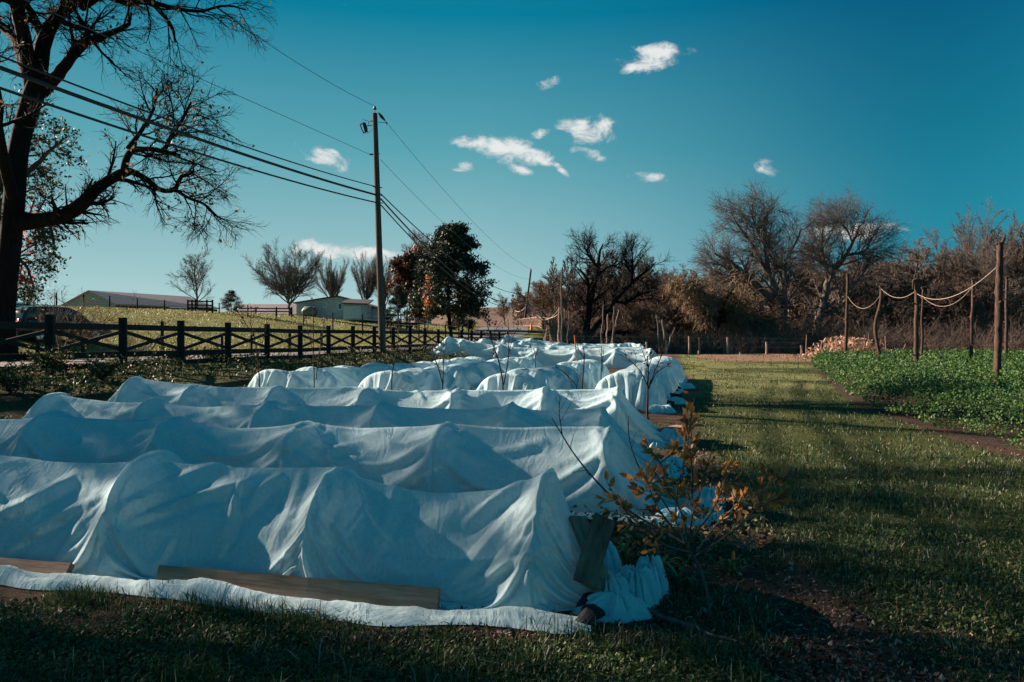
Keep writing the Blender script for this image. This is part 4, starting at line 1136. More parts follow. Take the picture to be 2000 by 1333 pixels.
    mb = MB(); leaves(mb, C, .30, 9, aspect=1.5)
    o = mb.build('dead_leaves', M['rust_dark']); tag(o, 'dark mass of dead leaves and stems deep inside the treeline', 'dead leaves', kind='stuff')
    # distant woods on the rising land
    mb = MB(); n = 110000
    X = rng.uniform(-190, 330, n); Y = rng.uniform(150, 420, n); z = ground(X, Y)
    k = ((vnoise(X*.03, Y*.03, 6) > .35) | (X > 15)) & (X > -.07*Y); k &= (np.abs(X-Xr(Y)) > 8)
    X = X[k]; Y = Y[k]; z = z[k]; n = len(X)
    h = rng.uniform(0, 5, n)
    C = np.stack([X, Y, z+h], 1)
    leaves(mb, C, 1.3, 12, aspect=1.8)
    o = mb.build('distant_woods', M['far_wood']); tag(o, 'far brown wooded hillside behind the road and treeline', 'woods', kind='stuff')
M['rust_dark'] = leafmat('dead_leaf', [(0, (.022, .014, .011)), (.6, (.07, .045, .034)), (1, (.13, .085, .06))], .1, .9, .05)
M['far_wood'] = leafmat('far_wood', [(0, (.08, .055, .045)), (.5, (.15, .105, .085)), (1, (.22, .16, .12))], .1, .9, .05)
# ------------------------------------------------------------------ fences, poles, wires
def build_fence():
    Y0, s = 20.6, 2.34
    ks = list(range(-4, 19))
    root = empty('crossbuck_fence', (Xf(20.6), 20.6, gz(Xf(20.6), 20.6)), 'long black board fence with crossed braces between the beds and the road', 'fence')
    loc = np.array(root.location)
    base = []
    for k in ks:
        Y = Y0+s*k; X = float(-14.68+.224*Y)+.25*max(0, (Y-52)/10)**2
        z = gz(X, Y)-max(0, (Y-50))*.022
        base.append(np.array([X, Y, z]))
    base = np.array(base)
    for i, b in enumerate(base):
        mb = MB(); w = .175
        # post with a slightly bevelled top
        h = 1.34+.02*math.sin(i*7)
        box(mb, b+[0, 0, h/2-.15], (w, w, h+.3), rz=.22)
        o = mb.build('post', M['fence_paint'], root, loc, smooth_=False)
    for i in range(len(base)-1):
        a, b = base[i], base[i+1]
        d = norm(b-a); n = np.array([-d[1], d[0], 0])*-.045
        u = d*.088
        def rail(z, hgt, nm, off=0.0):
            mb = MB(); beam(mb, a+u+[0, 0, z]+n*off, b-u+[0, 0, z]+n*off, .045, hgt)
            mb.build(nm, M['fence_paint'], root, loc, smooth_=False)
        rail(1.10, .15, 'top_rail'); rail(.40, .15, 'middle_rail'); rail(.14, .14, 'bottom_rail')
        mb = MB(); beam(mb, a+u+[0, 0, .53]+n*.6, b-u+[0, 0, .98]+n*.6, .035, .09)
        mb.build('cross_brace', M['fence_paint'], root, loc, smooth_=False)
        mb = MB(); beam(mb, a+u+[0, 0, .98]-n*.6, b-u+[0, 0, .53]-n*.6, .035, .09)
        mb.build('cross_brace', M['fence_paint'], root, loc, smooth_=False)
    # wooden posts of the pasture fence across the road
    g = 'black posts of the pasture fence beside the road'
    for k, (px, top, Y) in enumerate([(163, 622, 35), (317, 629, 41), (433, 654, 43), (490, 655, 46), (566, 652, 51), (628, 652, 56), (74, 664, 33)]):
        X = (px-1000)*Y/F; z = gz(X, Y); zt = CAMZ-(top-HY)*Y/F
        mb = MB(); box(mb, (X, Y, (z+zt)/2-.1), (.14, .14, zt-z+.2), rz=.3*k); box(mb, (X, Y, zt+.012), (.11, .11, .02), rz=.3*k)
        o = mb.build('fence_post', M['fence_paint'], None, (X, Y, z), smooth_=False)
        tag(o, ['black post of the pasture fence rising behind the dark car', 'thin black pasture post with two props leaning beside it', 'short black pasture post seen through the fence, left of the sapling', 'fourth pasture post seen through the black fence', 'fifth pasture post seen through the black fence', 'sixth pasture post seen through the black fence', 'short dark post below the dark car'][k], 'post', g)
    for k, (a, b) in enumerate([((283, 690), (312, 653)), ((294, 690), (315, 655))]):
        mb = MB(); A = P3(a[0], a[1], 40.5); B_ = P3(b[0], b[1], 41)
        A[2] = gz(A[0], A[1]); tubes(mb, np.array([A, (A+B_)/2+[0.01, 0, 0], B_]), np.array([.035, .033, .03]), 7, cap=True)
        o = mb.build('prop_pole', M['wire_grey'], None, A); tag(o, ['left one of two props leaning on the thin pasture post', 'right one of two props leaning on the thin pasture post'][k], 'pole')
    # wire-fence posts on the hill
    g = 'thin posts of the wire fence on the grassy hill'
    P = [(33, 576, 590), (47, 574, 589), (58, 571, 589), (110, 572, 590), (163, 575, 596), (214, 578, 599), (268, 583, 604), (321, 586, 607), (428, 592, 613), (484, 596, 618), (539, 606, 627), (593, 606, 628), (650, 611, 633), (708, 615, 636), (763, 617, 640), (818, 620, 643), (870, 634, 662), (896, 636, 650), (915, 626, 655)]
    pts = []
    for k, (px, top, bas) in enumerate(P):
        Y = np.interp(px, [33, 428, 700, 915], [57, 74, 70, 62]); X = (px-1000)*Y/F; z = gz(X, Y); zt = CAMZ-(top-HY)*Y/F
        zt = max(zt, z+.9)
        mb = MB(); tubes(mb, np.array([[X, Y, z-.2], [X+.01, Y, (z+zt)/2], [X, Y, zt]]), np.array([.065, .06, .055]), 7, cap=True)
        o = mb.build('fence_post', M['bark_dark'], None, (X, Y, z)); tag(o, 'one of the thin dark posts of the wire fence strung across the hill', 'post', g)
        pts.append(np.array([X, Y, zt]))
    mb = MB()
    for a, b in zip(pts[:-1], pts[1:]):
        for dz in (.08, .4, .7): tubes(mb, np.array([a-[0, 0, dz], (a+b)/2-[0, 0, dz+.03], b-[0, 0, dz]]), np.full(3, .008), 3)
    o = mb.build('wire_strand', M['wire_grey'], None, pts[0]); tag(o, 'thin strands of wire between the posts on the hill', 'fence wire')
    # little rail fences on the crest
    def railfence(xs, top, bot, Y, label, rails):
        X0 = (xs[0]-1000)*Y/F
        root = empty('rail_fence', (X0, Y, gz(X0, Y)), label, 'fence'); loc = np.array(root.location)
        zt = CAMZ-(top-HY)*Y/F
        for x in xs:
            X = (x-1000)*Y/F; z = gz(X, Y)
            mb = MB(); box(mb, (X, Y, (z+zt)/2), (.13, .13, zt-z+.1)); mb.build('post', M['fence_paint'], root, loc, smooth_=False)
        for r in rails:
            zr = gz(X0, Y)+(zt-gz(X0, Y))*r
            mb = MB(); beam(mb, ((xs[0]-1000)*Y/F, Y-.09, zr), ((xs[-1]-1000)*Y/F, Y-.09, zr-.05), .045, .13); mb.build('rail', M['fence_paint'], root, loc, smooth_=False)
    railfence([367, 375, 382, 404, 415], 587, 607, 74, 'little black rail fence beside the small bare tree on the crest', (.25, .58, .93))
    railfence([757, 783, 795, 801, 830], 613, 625, 86, 'low dark rail fence between the utility pole and the pines', (.3, .9))
    railfence([462, 500, 540, 570], 601, 612, 84, 'low rail fence on the skyline left of the gabled house', (.3, .85))
    # far garden fence at the treeline
    g = 'weathered posts of the low fence at the end of the grass path'
    pp = [(1263, 668, 703), (1346, 657, 690), (1365, 660, 692), (1421, 659, 693), (1497, 668, 696), (1565, 675, 699), (1222, 668, 692), (1301, 664, 690)]
    for k, (px, top, bot) in enumerate(pp):
        Y = 64.; X = (px-1000)*Y/F; z = gz(X, Y); zt = CAMZ-(top-HY)*Y/F
        mb = MB(); tubes(mb, np.array([[X, Y, z-.1], [X+.02, Y, (z+zt)/2], [X-.01, Y, zt]]), np.array([.10, .09, .085]), 7, cap=True)
        o = mb.build('fence_post', M['old_wood'], None, (X, Y, z)); tag(o, 'one of the short grey posts standing in front of the willows', 'post', g)
    mb = MB()
    for dz in (.5, .9, 1.2):
        A = P3(1100, 660, 64); B_ = P3(1640, 660, 64); A[2] = gz(A[0], 64)+dz; B_[2] = gz(B_[0], 64)+dz
        tubes(mb, np.linspace(A, B_, 20), np.full(20, .009), 3)
    o = mb.build('wire_strand', M['wire_grey'], None, A); tag(o, 'thin fence wires in front of the willows', 'fence wire')

POLE_A = None
def sagline(a, b, sag, n=24):
    t = np.linspace(0, 1, n)[:, None]
    p = np.array(a)*(1-t)+np.array(b)*t
    p[:, 2] -= 4*sag*(t[:, 0]*(1-t[:, 0]))
    return p

def build_utility():
    Y = 36.; bX = (748-1000)*Y/F; z0 = gz(bX, Y)
    top = P3(732, 222, 36.2)
    root = empty('utility_pole', (bX, Y, z0), 'tall weathered wooden utility pole standing in front of the black fence', 'utility pole'); loc = np.array(root.location)
    n = 10; t = np.linspace(0, 1, n)[:, None]
    P = np.array([bX, Y, z0-.3])*(1-t)+top*t
    mb = MB(); tubes(mb, P, np.linspace(.165, .115, n), 16, cap=True); mb.build('shaft', M['pole_wood'], root, loc)
    def at(py): 
        f = (py-692)/(222-692); return np.array([bX, Y, z0])*(1-f)+top*f
    # pin and insulator on top
    mb = MB(); tubes(mb, np.array([top, top+[0, 0, .16]]), np.array([.025, .02]), 8, cap=True)
    mb.build('insulator_pin', M['metal_dark'], root, loc)
    mb = MB(); c = top+[0, 0, .17]
    prof = [(.0, .05), (.02, .09), (.05, .085), (.07, .05), (.10, .065), (.13, .045), (.16, .05), (.18, .0)]
    tubes(mb, np.array([c+[0, 0, z] for z, r in prof]), np.array([r+.001 for z, r in prof]), 12)
    mb.build('insulator', M['metal_dark'], root, loc)
    # cutout fuse on its bracket, left side
    q = lambda px, py, dy=0: P3(px, py, 36.0+dy)
    mb = MB(); tubes(mb, np.array([q(728, 237), q(720, 237.5), q(719.5, 246), q(727, 245)]), np.full(4, .022), 6)
    tubes(mb, np.array([q(719.5, 246), q(713, 247)]), np.full(2, .02), 6); mb.build('bracket', M['metal_dark'], root, loc)
    mb = MB(); tubes(mb, np.array([q(711, 240), q(713, 246), q(715, 252), q(714, 258)]), np.array([.04, .07, .07, .04]), 8, cap=True)
    ribs = [q(711+k*.7, 241+k*2.6) for k in range(7)]
    for r in ribs: tubes(mb, np.array([r, r+[.008, 0, -.035]]), np.array([.085, .08]), 8, cap=True)
    tubes(mb, np.array([q(703.5, 244), q(706, 252), q(710, 260)]), np.full(3, .03), 6, cap=True)
    tubes(mb, np.array([q(711, 240), q(703, 244)]), np.full(2, .025), 6, cap=True); tubes(mb, np.array([q(715, 258), q(710, 261)]), np.full(2, .025), 6, cap=True)
    fz = mb.build('cutout_fuse', M['metal_dark'], root, loc)
    mb = MB(); tubes(mb, resample([q(707, 240), q(707, 233), q(712, 235), q(720, 237)], 8), np.full(8, .008), 4)
    tubes(mb, resample([q(715, 261), q(719, 260), q(724, 256), q(728, 252)], 8), np.full(8, .008), 4); mb.build('jumper_wire', M['cable'], root, loc)
    mb = MB(); tubes(mb, np.array([q(739, 220.5), q(745, 228), q(752, 236)]), np.array([.03, .075, .03]), 8, cap=True)
    mb.build('strain_insulator', M['metal_dark'], root, loc)
    mb = MB(); tubes(mb, np.array([q(738, 239), q(756, 240)]), np.full(2, .013), 5, cap=True); tubes(mb, np.array([q(755, 239), q(755.5, 243)]), np.full(2, .03), 6, cap=True); mb.build('arm', M['metal_dark'], root, loc)
    mb = MB(); tubes(mb, np.array([q(729, 302), q(722, 302)]), np.full(2, .04), 7, cap=True); tubes(mb, np.array([q(739, 301), q(743, 301)]), np.full(2, .014), 5); mb.build('insulator', M['metal_dark'], root, loc)
    for k, py in enumerate((365, 380, 395)):
        mb = MB(); tubes(mb, np.array([at(py)+[-.2, -.05, .02], at(py)+[.22, .05, -.02]]), np.full(2, .022), 6, cap=True); mb.build('clamp', M['metal_dark'], root, loc)
    # far pole
    Yb = 108.; b0 = np.array([P3(1023, 634, Yb)[0], Yb, gz(P3(1023, 634, Yb)[0], Yb)])
    tb = P3(1037, 528, Yb)
    r2 = empty('utility_pole', b0, 'far leaning utility pole beside the road before the bridge', 'utility pole')
    mb = MB(); tubes(mb, np.linspace(b0-[0, 0, .3], tb, 6), np.linspace(.17, .12, 6), 9, cap=True); mb.build('shaft', M['pole_wood'], r2, b0)
    mb = MB(); c = tb
    tubes(mb, np.array([c, c+[0, 0, .2]]), np.array([.06, .09]), 8, cap=True); mb.build('insulator', M['metal_dark'], r2, b0)
    def onB(py): f = (py-634)/(528-634); return b0*(1-f)+tb*f
    # previous pole, behind the camera
    PA = np.array([-15.2, -11.])
    def prev(h): return np.array([PA[0], PA[1], h])
    bz = gz(PA[0], PA[1])
    r3 = empty('utility_pole', (PA[0], PA[1], bz), 'roadside utility pole behind the camera that carries the near end of the cables', 'utility pole')
    mb = MB(); tubes(mb, np.linspace([PA[0], PA[1], bz-.3], [PA[0]-.1, PA[1], 12.6], 8), np.linspace(.17, .12, 8), 12, cap=True); mb.build('shaft', M['pole_wood'], r3, (PA[0], PA[1], bz))
    mb = MB(); tubes(mb, np.array([[PA[0], PA[1], 12.6], [PA[0], PA[1], 12.9]]), np.array([.03, .08]), 8, cap=True); mb.build('insulator', M['metal_dark'], r3, (PA[0], PA[1], bz))
    def span(a, through, label, r, mat='cable', name='cable', Yt=None):
        """cable from point a on the near pole past pixel `through` to the pole behind the camera"""
        # choose height at the previous pole and sag so the line passes the given pixels
        pxs = through
        best = None
        for h in np.linspace(4, 16, 49):
            for sg in np.linspace(.0, 2.6, 27):
                p = sagline(a, prev(h), sg, 60); k = p[:, 1] > 6
                X = 1000+p[k, 0]/p[k, 1]*F; Z = HY-(p[k, 2]-CAMZ)/p[k, 1]*F
                e = 0
                for (x, y) in pxs:
                    j = np.argmin(np.abs(X-x)); e += (Z[j]-y)**2
                if best is None or e < best[0]: best = (e, h, sg)
        p = sagline(a, prev(best[1]), best[2], 60)
        mb = MB(); tubes(mb, p, np.full(60, r), 6)
        o = mb.build(name, M[mat], None, a); tag(o, label, 'wire' if mat == 'wire_grey' else 'cable')
    span(at(363)+[-.15, 0, 0], [(500, 294), (250, 203), (30, 122)], 'upper black cable sloping from the left edge to the utility pole', .022)
    span(at(379)+[-.15, 0, 0], [(500, 308), (250, 222), (5, 143)], 'thickest black cable bundle sloping from the left edge to the utility pole', .045)
    span(at(394)+[-.15, 0, 0], [(500, 330), (250, 256), (20, 180)], 'lowest black cable sloping from the left edge to the utility pole', .030)
    span(top+[0, 0, .33], [(600, 132), (480, 55)], 'thin bare wire running up left from the top of the utility pole', .010, 'wire_grey', 'power_wire')
    span(q(722, 302), [(480, 200), (280, 98)], 'second thin bare wire on the left, below the top wire', .009, 'wire_grey', 'power_wire')
    def out(a, b, sag, label, r, mat='cable', name='cable'):
        p = sagline(a, b, sag, 40); mb = MB(); tubes(mb, p, np.full(40, r), 5)
        o = mb.build(name, M[mat], None, a); tag(o, label, 'wire' if mat == 'wire_grey' else 'cable')
    out(at(378)+[.15, 0, 0], onB(570), 1.6, 'upper black cable from the utility pole to the far leaning pole', .028)
    out(at(388)+[.15, 0, 0], onB(582), 2.2, 'middle black cable from the utility pole to the far leaning pole', .04)
    out(at(400)+[.15, 0, 0], onB(587), 2.3, 'lowest black cable from the utility pole to the far leaning pole', .03)
    out(q(752, 236), tb+[0, 0, .15], 1.0, 'thin bare wire from the pole top to the far leaning pole', .011, 'wire_grey', 'power_wire')
    out(q(743, 312), onB(545), 1.3, 'thin lower bare wire from the utility pole to the far leaning pole', .010, 'wire_grey', 'power_wire')
    out(onB(582), P3(1125, 585, 190), .5, 'black cable leaving the far leaning pole over the trees', .05)

def build_hop_poles():
    g = 'rough cedar hop poles in the green crop bed'
    T = {}
    spec = [  # px_top, top, px_base, base, r_px, Y, label
        (1953, 474, 1948, 772, 9.2, None, 'nearest and thickest hop pole, broken stub at its top, at the right edge'),
        (1791, 548, 1789, 731, 6.0, None, 'front one of the paired hop poles, with a knobbly T-shaped top'),
        (1803, 562, 1800, 716, 3.2, 44., 'thin hop pole just behind the knobbly T-topped one'),
        (1901, 546, 1896, 722, 4.5, None, 'pale hop pole with a forked top, between the pair and the nearest pole'),
        (1721, 559, 1716, 718, 4.7, None, 'crooked hop pole second from the left'),
        (1656, 536, 1651, 706, 4.4, 48., 'straight leftmost hop pole with a flat top beside the corn litter'),
        (1967, 542, 1964, 716, 4.0, 47., 'hop pole half hidden behind the nearest one'),
    ]
    for k, (tx, ty, bx, by, r, Y, lb) in enumerate(spec):
        if Y is None: Y = float(hit(bx, by)[1])
        a = P3(bx, by, Y); a[2] = gz(a[0], Y)-.1; b = P3(tx, ty, Y)
        rng = np.random.default_rng(k+40)
        n = 26; t = np.linspace(0, 1, n)
        p = a[None]*(1-t[:, None])+b[None]*t[:, None]
        wob = np.stack([np.interp(t*7, range(9), rng.normal(0, .018, 9)), np.interp(t*7, range(9), rng.normal(0, .018, 9)), 0*t], 1)
        wob *= np.sin(t*PI)[:, None]**.4*(.55 if k == 0 else 1)
        if 'crooked' in lb: wob[:, 0] += -.16*np.sin(t*PI*1.0)+.10*np.sin(t*PI*3)
        p += wob
        R = r*Y/F*.70*(1.12-.22*t)*(1+.03*rng.normal(0, 1, n))
        root = empty('hop_pole', a, lb, 'pole', g)
        mb = MB(); tubes(mb, p[None], R[None], 12, cap=True)
        mb.v[0] += .006*r/6*rng.normal(0, 1, mb.v[0].shape)
        mb.build('shaft', M['hop_wood'], root, a)
        mb = MB()
        if k == 0:
            tubes(mb, np.array([b+[.05, 0, -.06], b+[.09, 0, .06], b+[.16, 0, .22]]), np.array([.055, .045, .02]), 7, cap=True)
            tubes(mb, np.array([b+[.0, 0, -.1], b+[-.1, 0, -.02]]), np.array([.05, .03]), 7, cap=True)
        elif k == 1:
            tubes(mb, np.array([b+[-.20, 0, -.04], b+[-.05, 0, .0], b+[.08, 0, 0], b+[.2, 0, -.05]]), np.array([.06, .1, .1, .06]), 8, cap=True)
            tubes(mb, np.array([b+[-.16, 0, -.05], b+[-.19, 0, -.42]]), np.array([.05, .02]), 6, cap=True)
        elif k == 3:
            tubes(mb, np.array([b+[0, 0, -.1], b+[-.09, 0, .05]]), np.array([.07, .04]), 7, cap=True); tubes(mb, np.array([b+[0, 0, -.1], b+[.10, 0, .07]]), np.array([.07, .04]), 7, cap=True)
        else:
            tubes(mb, np.array([b+[-.10, 0, -.03], b+[.10, 0, .0]]), np.array([.06, .06]), 7, cap=True)
        mb.build('top_stub', M['hop_wood'], root, a)
        for q in range(4):
            mb = MB(); f = rng.uniform(.2, .9); c = a*(1-f)+b*f; an = rng.uniform(0, 6.28)
            tubes(mb, np.array([c, c+[math.cos(an)*r*Y/F*1.5, math.sin(an)*r*Y/F*1.5, .05]]), np.array([.045, .025]), 6, cap=True); mb.build('knot', M['hop_wood'], root, a)
        T[k] = (a, b, p)
    def rope(k1, f1, k2, f2, sag, label, r=.009):
        A = T[k1][0]*(1-f1)+T[k1][1]*f1; B_ = T[k2][0]*(1-f2)+T[k2][1]*f2
        mb = MB(); p = sagline(A, B_, sag, 30); tubes(mb, p, np.full(30, r), 5)
        o = mb.build('rope', M['rope'], None, A); tag(o, label, 'rope', 'ropes slung between the hop poles')
    rope(5, .76, 4, .90, .75, 'pale rope sagging between the leftmost and the crooked hop pole')
    rope(4, .97, 1, .90, .42, 'pale rope sagging from the crooked pole to the T-topped pole')
    rope(2, .88, 3, .93, .75, 'lower pale rope sagging from the thin pole to the forked-top pole')
    rope(1, .86, 0, .86, .55, 'long pale rope climbing from the T-topped pole to the nearest pole')
    rope(3, .92, 6, .88, .35, 'pale rope from the forked-top pole to the pole behind the nearest one')
    mb = MB(); A = T[0][0]*.14+T[0][1]*.86; A = P3(1962, 571, 24); B_ = P3(2040, 545, 26); tubes(mb, sagline(A, B_, .12, 20), np.full(20, .012), 5)
    o = mb.build('rope', M['rope'], None, A); tag(o, 'pale rope leaving the nearest hop pole past the right edge', 'rope', 'ropes slung between the hop poles')
    # bean poles beyond the tunnels
    g = 'thin bean poles beyond the far tunnels'
    B = [(1098, 522, 1097, 680, 2.0, 'tallest thin dark bean pole beyond the tunnels'), (1093, 600, 1090, 678, 2.4, 'pale bean pole just left of the tallest one'), (1112, 608, 1106, 680, 1.5, 'leaning thin bean pole right of the tallest one'),
         (1179, 595, 1175, 672, 2.0, 'left one of three bean poles before the many-limbed tree'), (1187, 614, 1186, 670, 1.8, 'middle one of three bean poles before the many-limbed tree'), (1200, 598, 1196, 672, 2.2, 'right one of three bean poles before the many-limbed tree'), (1209, 606, 1188, 660, 1.3, 'slanting stick crossing the three bean poles'),
         (1283, 615, 1289, 680, 1.8, 'thin stake left of the broken snag by the willow'), (1294, 625, 1302, 690, 3.6, 'broken dark snag before the pale willow'), (1318, 640, 1300, 690, 1.6, 'pale stick leaning on the broken snag')]
    for k, (tx, ty, bx, by, r, lb) in enumerate(B):
        Y = 62.+.3*k; a = P3(bx, by, Y); a[2] = gz(a[0], Y); b = P3(tx, ty, Y)
        rng = np.random.default_rng(k); t = np.linspace(0, 1, 9)[:, None]
        p = a*(1-t)+b*t+np.concatenate([rng.normal(0, .05, (9, 2)), np.zeros((9, 1))], 1)*np.sin(t*PI)
        mb = MB(); tubes(mb, p, np.linspace(r, r*.7, 9)*Y/F, 7, cap=True); o = mb.build('bean_pole', M['old_wood'] if k in (1, 4, 6, 9) else M['bark_mid'], None, a); tag(o, lb, 'pole', g if k < 7 else None)
    for k, (a, b, s, lb) in enumerate([((1028, 581), (1093, 612), 1.0, 'upper slack pale rope left of the bean poles'), ((1029, 590), (1094, 600), 1.3, 'lower slack pale rope left of the bean poles'), ((994, 590), (1026, 600), .6, 'short slack pale rope by the brown-leaved trees')]):
        A = P3(*a, 70); B_ = P3(*b, 63); mb = MB(); tubes(mb, sagline(A, B_, s, 20), np.full(20, .028), 4); o = mb.build('rope', M['rope'], None, A); tag(o, lb, 'rope')
    # bridge railing, cone, little gate on the right of the road
    def curved_rail(pxs, Y, label, zoff, h, name):
        pts = np.array([P3(px, 650, y) for px, y in pxs]); pts = resample(pts, 22)
        pts[:, 2] = ground(pts[:, 0], pts[:, 1])
        root = empty(name, pts[0], label, 'railing')
        mb = MB(); hh = np.interp(np.linspace(0, 1, 22), [0, .5, .85, 1], h)
        top = pts.copy(); top[:, 2] += hh
        tubes(mb, top, np.full(22, .05), 6); mid = pts.copy(); mid[:, 2] += hh*.25; tubes(mb, mid, np.full(22, .04), 6)
        mb.build('handrail', M['old_wood'], root, pts[0])
        mb = MB()
        for i in range(21): 
            tubes(mb, np.array([mid[i], top[i+1]]), np.full(2, .03), 4); tubes(mb, np.array([mid[i+1], top[i]]), np.full(2, .03), 4)
        mb.build('lattice', M['old_wood'], root, pts[0])
    curved_rail([(1014, 100), (1035, 96), (1050, 92), (1058, 88)], 92, 'twig lattice bridge railing curving at the right roadside', 0, [1.0, 1.3, 1.5, 1.2], 'lattice_railing')
    X, Y = P3(1038, 640, 90)[0], 90.; z = gz(X, Y)
    root = empty('traffic_cone', (X, Y, z), 'small orange roadside marker cone before the lattice railing', 'cone')
    mb = MB(); tubes(mb, np.array([[X, Y, z+.05], [X, Y, z+.5], [X, Y, z+.95]]), np.array([.17, .11, .05]), 14, cap=True); mb.build('cone', M['cone'], root, (X, Y, z))
    mb = MB(); box(mb, (X, Y, z+.03), (.46, .46, .06)); mb.build('base', M['cone'], root, (X, Y, z))
    # trellis hoops and stake by the far tunnels
    X, Y = P3(1070, 668, 60)[0], 60.; z = gz(X, Y); root = empty('wicker_trellis', (X, Y, z), 'small twisted wicker trellis at the roadside end of the farthest tunnel', 'trellis')
    for k in range(4):
        mb = MB(); a = np.linspace(0, PI, 12); p = np.stack([X+.5*np.cos(a)*(1-.2*k), Y+.1*k+0*a, z+(1.3+.25*k)*np.sin(a)], 1); tubes(mb, p, np.full(12, .022), 5); mb.build('hoop', M['old_wood'], root, (X, Y, z))
    a = P3(1129, 690, 33); a[2] = gz(a[0], 33); b = P3(1122, 655, 33); root = empty('garden_stake', a, 'thin garden stake with an orange painted tip among the far tunnels', 'stake')
    c = a*.3+b*.7
    mb = MB(); tubes(mb, np.array([a, c]), np.array([.02, .02]), 6); mb.build('stem', M['old_wood'], root, a)
    mb = MB(); tubes(mb, np.array([c, b]), np.array([.026, .024]), 6, cap=True); mb.build('tip', M['cone'], root, a)
M['cone'] = simple('orange_plastic', (.62, .10, .015), (.75, .16, .03), 4, .5, .4, .05)

# ------------------------------------------------------------------ buildings
def siding(name, c1, c2, scale, axis='z'):
    m, nt = newmat(name)
    v = coords(nt, 'Object')
    w = nt.nodes.new('ShaderNodeTexWave'); w.bands_direction = axis.upper(); w.wave_profile = 'SAW'; w.inputs['Scale'].default_value = scale; nt.links.new(v, w.inputs[0])
    n = noise(nt, 1.5, 5, .7, v)
    r = ramp(nt, [(.3, c1), (.7, c2)], n.outputs[0])
    mx = nt.nodes.new('ShaderNodeMix'); mx.data_type = 'RGBA'; mx.blend_type = 'MULTIPLY'; mx.inputs[0].default_value = .35
    nt.links.new(r.outputs[0], mx.inputs[6]); nt.links.new(w.outputs[0], mx.inputs[7])
    bsdf(nt, mx.outputs[2], .7, .3, w.outputs[0], .5, .02)
    return m
M['siding'] = siding('pale_siding', (.30, .41, .44), (.42, .54, .58), 1.4)
M['shed_door'] = siding('white_panel', (.46, .6, .65), (.58, .72, .78), 2.2, 'x')
M['barn_roof'] = siding('grey_metal_roof', (.24, .21, .215), (.34, .30, .305), .6, 'x')
M['barn_wall'] = siding('barn_siding', (.22, .25, .27), (.3, .34, .36), 1.1)
M['dark_roof'] = simple('dark_shingles', (.03, .03, .032), (.08, .078, .08), 3, .9, .2, .6, .03)
M['trim'] = simple('white_trim', (.55, .57, .57), (.65, .67, .67), 3, .6, .3, .1)
M['silo'] = siding('silo_metal', (.18, .175, .18), (.34, .33, .33), .9, 'x')
M['dark_in'] = simple('interior_shade', (.008, .009, .01), (.02, .02, .022), 3, .9, .1, .1)  # near-black colour stands in for the shade of an interior
def glassmat(name, c=(.02, .03, .035)):
    m, nt = newmat(name); bsdf(nt, c, .08, .6); return m
M['glass'] = glassmat('window_glass')

def prism(mb, poly, y0, y1, m=0, axis=None):
    """polygon in x/z (list) extruded from y0 to y1, as fan quads"""
    n = len(poly); A = np.array([[x, y0, z] for x, z in poly]); B = np.array([[x, y1, z] for x, z in poly])
    V = np.concatenate([A, B])
    mb.add(V, np.array([[i, (i+1) % n, n+(i+1) % n, n+i] for i in range(n)]), m)
    c = np.array([A.mean(0), B.mean(0)])
    mb.add(np.concatenate([A, c[:1]]), np.array([[i, (i+1) % n, n] for i in range(n)]), m)
    mb.add(np.concatenate([B, c[1:]]), np.array([[(i+1) % n, i, n] for i in range(n)]), m)

